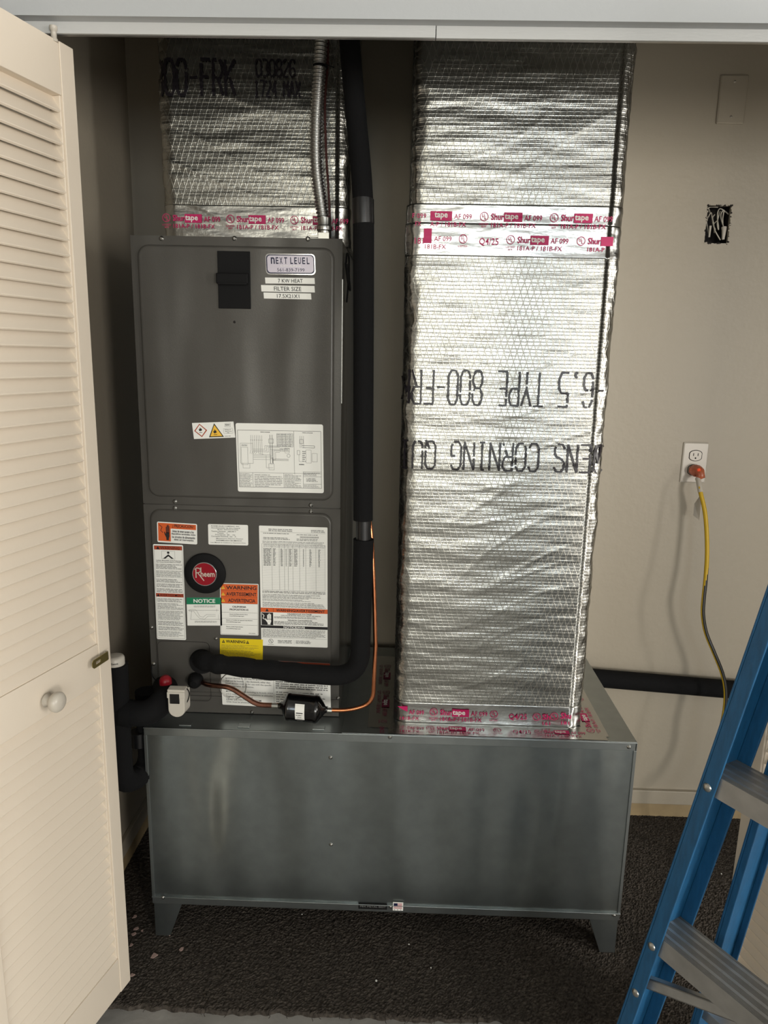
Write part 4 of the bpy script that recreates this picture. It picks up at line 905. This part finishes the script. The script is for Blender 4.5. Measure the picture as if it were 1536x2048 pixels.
mb.build('thin_wire_coil', label='loop of thin silver wire hanging behind the copper pipe', cat='wire')

# ================================================================== CONDENSATE DRAIN ON THE LEFT
YD = 1.475
D = lambda x, y, Y=YD: at(x, y, Y=Y)
dn = thing('condensate_drain', tuple(D(245, 1590)), label='black foam-wrapped drain pipe with tee and trap left of the air handler', cat='pipe')
rP = .0262
P = dense([D(233, 1328), D(238, 1450)], .03); mb = MB(); mb.tube(P, rP*.92, M['foam'], 22); mb.build('vertical_foam_sleeve', dn)
tp = D(243, 1572)
P = [D(236, 1440), D(241, 1555)]; b2 = D(246, 1592); e1 = Vector((b2.x+.018, b2.y+.03, b2.z)); e2 = Vector((P[1].x+.038, P[1].y+.085, b2.z+.05)); e3 = Vector((e2.x+.003, e2.y+.01, .66))
Pq = dense(fillet_path([P[0], Vector((D(245, 1590).x, YD, .435)), Vector((e2.x, e2.y, .43)), Vector((e2.x, e2.y, .63))], .048, 10), .02)
mb = MB(); mb.tube(Pq, rP, M['foam'], 24); mb.build('trap_foam_sleeve', dn)
P = dense(fillet_path([D(238, 1425)+Vector((0, 0, 0)), D(300, 1428, 1.472), D(336, 1392, 1.50), D(330, 1372, HY+.002)], .05, 10), .012)
mb = MB(); mb.tube(P, [rP*1.05]*len(P), M['foam'], 24); mb.build('elbow_foam_sleeve', dn)
mb = MB(); p0 = D(245, 1425); p1 = D(262, 1427); mb.tube([p0, p1+Vector((.004, 0, 0))], rP*1.16, M['foam'], 22); mb.build('tee_wrap', dn)
mb = MB(); p = D(278, 1462, YD+.07); mb.tube([p, p+Vector((0, 0, -.035))], .020, M['vinyl'], 18); mb.build('taped_joint', dn)
p = D(230, 1334); mb = MB(); mb.lathe([(-.004, .0205), (0, .0212), (.021, .0212), (.0255, .019), (.027, .012), (.0272, .001)], p, (0, 0, 1), M['pvc'], 30)
cp = mb.build('pipe_cap', dn, label='white plastic cleanout cap')
mb = MB(); fc = lambda u, v: (p.x+.0216*math.sin(u/.0212), p.y-.0216*math.cos(u/.0212), p.z+v); text(mb, 'Genova', fc, .001, .0135, .015, .018, M['ink'], True); mb.build('printing', cp)
# float switch
fs = thing('float_switch', tuple(D(355, 1430, 1.45)), label='small white float switch box clipped on the elbow of the black drain pipe', cat='switch')
YS = 1.448
p0, p1 = D(335, 1385, YS), D(370, 1435, YS); w_ = p1.x-p0.x; h_ = p0.z-p1.z; r = w_/2
poly = [(0, h_), (0, r)]+[(r-r*math.cos(math.pi*k/12), r-r*math.sin(math.pi*k/12)) for k in range(1, 12)]+[(w_, r), (w_, h_)]
mb = MB(); mb.prism(poly, (p0.x, YS, p1.z), (1, 0, 0), (0, 0, 1), (.004, .030, 0), M['pvc']); mb.build('switch_body', fs, bevel=.0015)
mb = MB(); mb.box((p0.x-.001, YS+.001, p0.z-.001), (p1.x+.001, YS+.022, p0.z+.006), M['pvc']); mb.box((p0.x-.0015, YS-.0012, p0.z-.013), (p1.x+.0015, YS+.004, p0.z+.001), M['pvc']); mb.build('switch_lid', fs, bevel=.0012)
mb = MB(); a, b = D(339, 1388, YS-.0015), D(359, 1408, YS-.0015); mb.box((a.x, YS-.0022, b.z), (b.x, YS+.001, a.z), M['gloss']); mb.build('switch_window', fs, bevel=.0008)
mb = MB(); q = D(372, 1388, YS+.012); mb.tube(smooth_path([q+Vector((-.012, .01, .012)), q+Vector((0, .006, .010)), q+Vector((.006, .004, 0)), q+Vector((.003, .002, -.016)), q+Vector((-.006, 0, -.03))], 6), .0013, M['black'], 6); mb.tube(smooth_path([D(303, 1330, HY-.004), D(304, 1350, HY-.012), D(318, 1366, HY-.03), D(340, 1374, 1.52), q+Vector((-.012, .01, .012))], 8), .0013, M['black'], 6); mb.build('switch_wire', fs)
p = D(331, 1362, 1.515); mb = MB(); mb.lathe([(-.016, .0135), (.004, .0135), (.010, .010), (.012, .004)], p, (.1, -.4, 1), M['redcap'], 18)
mb.build('red_plug', label='dark red plug behind the white float switch', cat='plug')
# long drain pipe along the back wall
mb = MB(); r = .027
P = [Vector((-.30, YB-.031, .56)), at(1205, 1357, Y=YB-.031), at(1462, 1379, Y=YB-.031)]; P.append(P[2]+(P[2]-P[1])*((XR-.002-P[2].x)/(P[2].x-P[1].x))); P[0] = P[1]+(P[1]-P[2])*2.2
mb.tube(dense(P, .08), r, M['vinyl'] if False else M['foam'], 24)
mb.build('wall_drain_pipe', label='long black insulated pipe running low along the back wall', cat='pipe')

# ================================================================== BACK WALL FITTINGS
op = at(1388, 925, Y=YB); ow = thing('power_outlet', (op.x, YB, op.z-.057), label='white duplex power outlet on the back wall with a cord in its lower socket', cat='outlet')
def plate(c, parent, name): 
    mb = MB(); V = []
    for dq, y in ((0, 0), (0, -.0035), (.003, -.0055)):
        V.append([(x, YB+y, z) for x, z in rrect(c.x-.0355+dq, c.z-.0575+dq, c.x+.0355-dq, c.z+.0575-dq, .003, 3)])
    n = len(V[0]); A_ = [p for L_ in V for p in L_]; Fa = [(j*n+i, j*n+(i+1) % n, (j+1)*n+(i+1) % n, (j+1)*n+i) for j in range(2) for i in range(n)]
    mb.add(A_, [f[::-1] for f in Fa], M['plate']); mb.add(V[-1], [tuple(range(n))[::-1]], M['plate'])
    o = mb.build(name, parent); b_ = bmesh.new(); b_.from_mesh(o.data); bmesh.ops.recalc_face_normals(b_, faces=b_.faces[:]); b_.to_mesh(o.data); b_.free(); return o
plate(op, ow, 'cover_plate')
for dz in (.0205, -.0205):
    mb = MB(); P = [(.0165*max(-.86, min(.86, math.cos(a)))/.86*1, .0145*math.sin(a)) for a in [2*math.pi*k/28 for k in range(28)]]
    mb.prism([(x*1.12, z*1.12) for x, z in P], (op.x, YB-.0052, op.z+dz), (1, 0, 0), (0, 0, 1), (0, -.0006, 0), M['dark'])
    mb.prism(P, (op.x, YB-.0058, op.z+dz), (1, 0, 0), (0, 0, 1), (0, -.0012, 0), M['plate'])
    for dx in (-.0063, .0063): mb.box((op.x+dx-.001, YB-.0073, op.z+dz-.001), (op.x+dx+.001, YB-.0068, op.z+dz+.007), M['dark'])
    mb.disc((op.x, YB-.0073, op.z+dz-.007), .0024, M['dark'], 12); mb.build('socket', ow)
bp_ = at(1464, 200, Y=YB); bo = thing('blank_plate', (bp_.x, YB, bp_.z-.057), label='painted blank wall plate high on the back wall', cat='wall plate'); plate(bp_, bo, 'cover_plate').data.materials[0] = M['wall']
for dz in (.0415, -.0415): screw((bp_.x, YB-.0055, bp_.z+dz), (0, -1, 0), bo, .0026, 'plate')
# open electrical box with wires
bx = thing('electrical_box', ((hx0+hx1)/2, YB+.02, hz0), label='open electrical box with loose white wires in a ragged wall hole', cat='electrical box')
mb = MB(); t_ = .002
mb.box((hx0-t_, YB+.052, hz0-t_), (hx1+t_, YB+.054, hz1+t_), M['dark'])
for a, b in (((hx0-t_, YB+.012, hz0-t_), (hx0, YB+.052, hz1+t_)), ((hx1, YB+.012, hz0-t_), (hx1+t_, YB+.052, hz1+t_)), ((hx0, YB+.012, hz0-t_), (hx1, YB+.052, hz0)), ((hx0, YB+.012, hz1), (hx1, YB+.052, hz1+t_))): mb.box(a, b, M['dark'])
mb.build('box_shell', bx)
mb = MB(); rr_ = random.Random(11)
for k in range(70):
    tt = rr_.random()*4; e = tt % 1
    x, z = [(hx0+(hx1-hx0)*e, hz1), (hx1, hz0+(hz1-hz0)*e), (hx0+(hx1-hx0)*e, hz0), (hx0, hz0+(hz1-hz0)*e)][int(tt)]
    sz = .0012+.0024*rr_.random(); P = [(sz*(.5+rr_.random()*.7)*math.cos(a), sz*(.5+rr_.random()*.7)*math.sin(a)) for a in (0, 1, 2, 3.2, 4.2, 5.2)]
    mb.prism(P, (x, YB+.001, z), (1, 0, 0), (0, 0, 1), (0, -.0012-.001*rr_.random(), 0), M['dark'] if rr_.random() < .55 else M['wall'])
mb.build('broken_plaster_edge', bx, kind='stuff')
def wr(px, r=.0016, y=YB+.016, mt='wire'):
    mb = MB(); P = [at(1390+a/15.36, 390+b/15.36, Y=YB+.01) for a, b in px]; P = [Vector((p.x, y+.008*math.sin(i*1.7), p.z)) for i, p in enumerate(P)]
    mb.tube(smooth_path(P, 6), r, M[mt], 7); mb.build('wire', bx)
wr([(900, 950), (870, 700), (820, 560), (880, 470), (900, 700), (920, 900)]); wr([(1120, 620), (900, 410), (760, 430), (690, 560), (740, 760), (780, 930), (720, 1060), (690, 900), (760, 720), (820, 470)]); wr([(450, 1180), (420, 800), (440, 640), (480, 550), (560, 600), (600, 800), (620, 1100), (780, 1380)]); wr([(740, 360), (500, 350), (470, 520)]); wr([(620, 1150), (650, 900), (560, 700), (600, 600)], .0013); wr([(660, 1050), (640, 880), (720, 760)], .0013)
mb = MB(); a, b = at(1390+900/15.36, 390+990/15.36, Y=YB+.01), at(1390+860/15.36, 390+1370/15.36, Y=YB+.01); mb.tube([a+Vector((0, .002, 0)), a.lerp(b, .25), b], [.0072, .0060, .0036], M['plate'], 16); mb.build('wire_nut', bx)
mb = MB(); a, b = at(1390+490/15.36, 390+940/15.36, Y=YB+.01), at(1390+450/15.36, 390+1290/15.36, Y=YB+.01); mb.tube([a+Vector((0, .004, 0)), b+Vector((0, .004, 0))], [.0034, .0026], M['wire'], 12); mb.build('wire_nut', bx)
# extension cord
ec = thing('extension_cord', (op.x+.01, YB-.05, op.z-.02), label='yellow and black striped extension cord hanging from the wall outlet', cat='cord')
q = Vector((op.x, YB-.008, op.z-.0205)); cpts = [(1397, 962, .055), (1401, 985, .072), (1409, 1020, .085), (1413, 1060, .095), (1414, 1110, .105), (1411, 1160, .112), (1407, 1200, .12), (1406, 1230, .125), (1412, 1265, .13), (1428, 1305, .14), (1444, 1345, .145), (1451, 1380, .15), (1450, 1415, .155), (1444, 1450, .16), (1438, 1490, .165), (1434, 1540, .17), (1416, 1600, .19)]
P = [at(a, b, Y=YB-c) for a, b, c in cpts]+[at(1403, 1655, Y=YB-.24), at(1392, 1705, z=.03), at(1378, 1745, z=.012), at(1350, 1820, z=.012), at(1325, 1890, z=.012), at(1298, 1960, z=.012), at(1275, 2025, z=.002)]
PP = dense(smooth_path(P, 8), .012); n = len(PP)
def cm(i, k):
    tw = max(0, min(1, (i/n-.12)*9)); nb = int(round(2+10*tw))
    return M['cordk'] if (k+10) % 14 < nb else M['cordy']
mb = MB(); mb.tube(PP, .0058, M['cordy'], 14, mfun=cm); mb.build('cable', ec)
mb = MB(); qa = q+Vector((0, -.002, 0)); dirp = (P[0]-qa).normalized()
mb.tube([qa, qa+Vector((0, -.016, 0)), qa+Vector((.001, -.030, -.002)), qa+Vector((.004, -.038, -.012)), P[0].lerp(qa, .3)], [.0165, .0175, .0155, .012, .0075], M['plug'], 18); mb.build('plug_body', ec)
mb = MB(); mb.lathe([(0, .004), (.002, .003), (.003, .001)], qa+Vector((.0, -.031, .004)), (0, -1, .2), M['glow'], 12); mb.build('plug_lamp', ec)
mb = MB(); mb.tube([P[0].lerp(qa, .22), P[0], P[1]], .0068, M['plate'], 16); mb.build('cord_sleeve', ec)
mb = MB(); a = at(1401, 990, Y=YB-.065); mb.add([a, a+Vector((.003, -.001, 0)), a+Vector((.012, .010, -.045)), a+Vector((.010, .012, -.075)), a+Vector((-.006, .020, -.062)), a+Vector((-.007, .018, -.028))], [(0, 1, 2, 3, 4, 5)], M['plate'])
tg = mb.build('warning_tag', ec, label='folded white paper tag'); so = tg.modifiers.new('t', 'SOLIDIFY'); so.thickness = .0004

# ================================================================== BLUE STEPLADDER
U_ = Vector((.52433553, -.85151175, 0)); LO = Vector((.347, 1.0688, 0))
def lframe(al, be, sgn=1):
    nn = Vector((-math.cos(.5519), -math.sin(.5519), 0)); s = Vector((0, 0, 1))-nn*math.tan(al); sn = s.normalized(); n2 = sn.cross(U_); n2 = n2 if n2.dot(nn) > 0 else -n2
    return n2.normalized(), (s+U_*math.tan(be)*sgn).normalized()
lad = thing('step_ladder', (LO.x+.2, LO.y-.3, -.006), label='blue fibreglass stepladder with ridged aluminium steps leaning at the right', cat='ladder')
WID, HL = .66, 1.78; zf = -.006
def rail(O, n, r, side, w, b, name, top):
    """C-channel: side +1 opens along U"""
    th = .004; k = r/r.z; mb = MB(); base = O+k*zf; Lr = k*(top-zf); u = U_*side
    mb.obox(base, -n*w, u*th, Lr, M['blue'])
    mb.obox(base+u*th, u*(b-th), -n*th, Lr, M['blue']); mb.obox(base+u*th-n*w, u*(b-th), n*th, Lr, M['blue'])
    o = mb.build(name, lad, bevel=.0012)
    f = MB(); f.obox(base-u*.003+n*.003, -n*(w+.006), u*(b+.004), Lr.normalized()*.035, M['black']); f.build('foot', lad, bevel=.003); return o
n1, r1 = lframe(.0478, .1646); _, r1m = lframe(.0478, .1646, -1)
w1, b1 = .0749, .0262
fr1 = rail(LO, n1, r1, 1, w1, b1, 'front_rail', HL); fr2 = rail(LO+U_*WID, n1, r1m, -1, w1, b1, 'front_rail', HL)
nh = Vector((-math.cos(.5519), -math.sin(.5519), 0)); LO2 = LO-nh*.1609+U_*.055
n3, r3 = lframe(-.0618, .1553); _, r3m = lframe(-.0618, .1553, -1); W2 = WID-.11
rail(LO2, n3, r3, 1, .066, .0145, 'rear_rail', HL-.04); rail(LO2+U_*W2, n3, r3m, -1, .066, .0145, 'rear_rail', HL-.04)
def step(z, k=1):
    a = LO+r1*(z/r1.z)+U_*.0045; b = LO+U_*WID+r1m*(z/r1m.z)-U_*.0045; L_ = (b-a); h = .034
    nn = n1.copy(); nn.z = 0; nn.normalize(); Z = Vector((0, 0, 1)); th = .0022; wd = w1-.009; a = a-nn*.0045
    mb = MB()
    # ridged tread as an extruded profile, front and rear aprons
    prof = [(0, -h), (0, 0)]; ng = 26
    for i in range(ng):
        x = wd*(i+.15)/ng; d1 = .0015 if i % 6 < 4 else 0.0
        prof += [(x, 0), (x+wd/ng*.2, -.0002+d1*-1), (x+wd/ng*.6, -.0002-d1), (x+wd/ng*.75, 0)]
    prof += [(wd, 0), (wd, -h*.8), (wd-th, -h*.8), (wd-th, -.004), (th, -.004), (th, -h)]
    mb.prism(prof, a, -nn, Z, L_, M['alu'])
    return mb.build('step', lad, origin=(a+b)/2)
for i, z in enumerate((.212, .517, .822, 1.127, 1.432)): step(z)
for z in (.19, .495, .80, 1.105, 1.41, .395, .09):
    for (O, r, s) in ((LO, r1, 1), (LO+U_*WID, r1m, -1)):
        p = O+r*(z/r.z)+U_*(.0135*s)
        mb = MB(); mb.lathe([(0, .0068), (.001, .0064), (.0024, .004), (.0028, .001)], p, n1, M['steel'], 14); mb.build('rivet', lad)
# diagonal braces under the low steps
for z in (.517, .212):
    a = LO+r1*((z-.105)/r1.z)+U_*.012-n1*.012; b = LO+U_*.15+Vector((0, 0, z-.038))-n1*.02+r1*0; b += Vector((r1.x, r1.y, 0))*z
    P = [a, a.lerp(b, .5), b]; dv = (b-a); mb = MB(); sd = n1.cross(dv).normalized(); mb.obox(a-sd*.009, dv, sd*.018, -n1*.003, M['alu']); mb.obox(a-sd*.009, dv, sd*.003, -n1*.012, M['alu']); mb.obox(a+sd*.006, dv, sd*.003, -n1*.012, M['alu']); mb.build('brace', lad, bevel=.001)
    a = LO+U_*WID+r1m*((z-.105)/r1.z)-U_*.012-n1*.012; b = LO+U_*(WID-.15)+Vector((0, 0, z-.038))-n1*.02+Vector((r1m.x, r1m.y, 0))*z; dv = b-a
    mb = MB(); sd = n1.cross(dv).normalized(); mb.obox(a-sd*.009, dv, sd*.018, -n1*.003, M['alu']); mb.build('brace', lad, bevel=.001)
p = LO+U_*.19+Vector((0, 0, .517-.017))+Vector((r1.x, r1.y, 0))*.517+Vector((-.85, -.52, 0))*-.0045
mb = MB(); mb.lathe([(0, .0075), (.0012, .007), (.002, .004)], p-nh*-.0002, nh, M['alu'], 16); mb.build('rivet', lad)
for z in (.30, .95):   # rear horizontal bars
    a = LO2+r3*(z/r3.z)-n3*.03+U_*.004; b = LO2+U_*W2+r3m*(z/r3m.z)-n3*.03-U_*.004
    mb = MB(); mb.obox(a-n3*-.012, b-a, -n3*.024, (0, 0, .02), M['alu']); mb.build('rear_bar', lad, bevel=.001)
a = LO+r1*(HL/r1.z); b = LO+U_*WID+r1m*(HL/r1m.z)
mb = MB(); mb.obox(a-U_*.02+nh*.02+Vector((0, 0, -.03)), (b-a)+U_*.04, -nh*.24, (0, 0, .05), M['blue']); mb.build('top_cap', lad, bevel=.006)

# ================================================================== DEBRIS ON THE CARPET
rr_ = random.Random(5)
CH = ['farthest pinkish paint chip, on the carpet beside the left front foot of the plenum', 'largest pinkish chip of the cluster left of the plenum foot', 'pinkish chip just in front of the largest chip of the cluster', 'small pinkish chip at the right end of the cluster', 'pinkish chip lying closest to the white door edge', 'pinkish chip in front of the cluster by the door', 'wide pinkish paint chip alone, left of the front-most one', 'pinkish paint chip farthest to the right, in front of the plenum foot', 'pinkish paint chip nearest the camera, near the door bottom', 'tiny pale speck right beside the left plenum foot']
CR = ['brightest white crumb in the middle of the open carpet', 'white crumb just in front of the plenum, right of centre', 'faint white crumb right of the brightest crumb', 'white crumb under the front edge of the plenum', 'white crumb on the carpet behind the blue ladder rail']
for i, (px, py, sz) in enumerate(((269, 1834, .006), (272, 1858, .008), (268, 1868, .006), (284, 1862, .004), (248, 1878, .006), (262, 1890, .005), (308, 1911, .008), (363, 1900, .007), (265, 1950, .006), (340, 1871, .0022))):
    p = at(px, py, z=.004); P = [(sz*(.5+.8*rr_.random())*math.cos(a), sz*(.4+.7*rr_.random())*math.sin(a)) for a in (0, 1, 2, 3, 4, 5)]
    mb = MB(); mb.prism(P, p, (1, 0, .15), (0, 1, .1), (0, 0, .0012), M['chip']); mb.build('paint_chip', label=CH[i], cat='debris', group='paint chips on the carpet near the left door')
for i, (px, py, sz) in enumerate(((753, 1962, .0028), (818, 1889, .0018), (862, 1936, .0018), (604, 1829, .0018), (1443, 1748, .0022))):
    p = at(px, py, z=.004); P = [(sz*(.6+.5*rr_.random())*math.cos(a), sz*(.6+.5*rr_.random())*math.sin(a)) for a in (0, 1.2, 2.4, 3.6, 5)]
    mb = MB(); mb.prism(P, p, (1, 0, 0), (0, 1, 0), (0, 0, .0016), M['paper']); mb.build('white_crumb', label=CR[i], cat='debris', group='white crumbs on the open carpet')
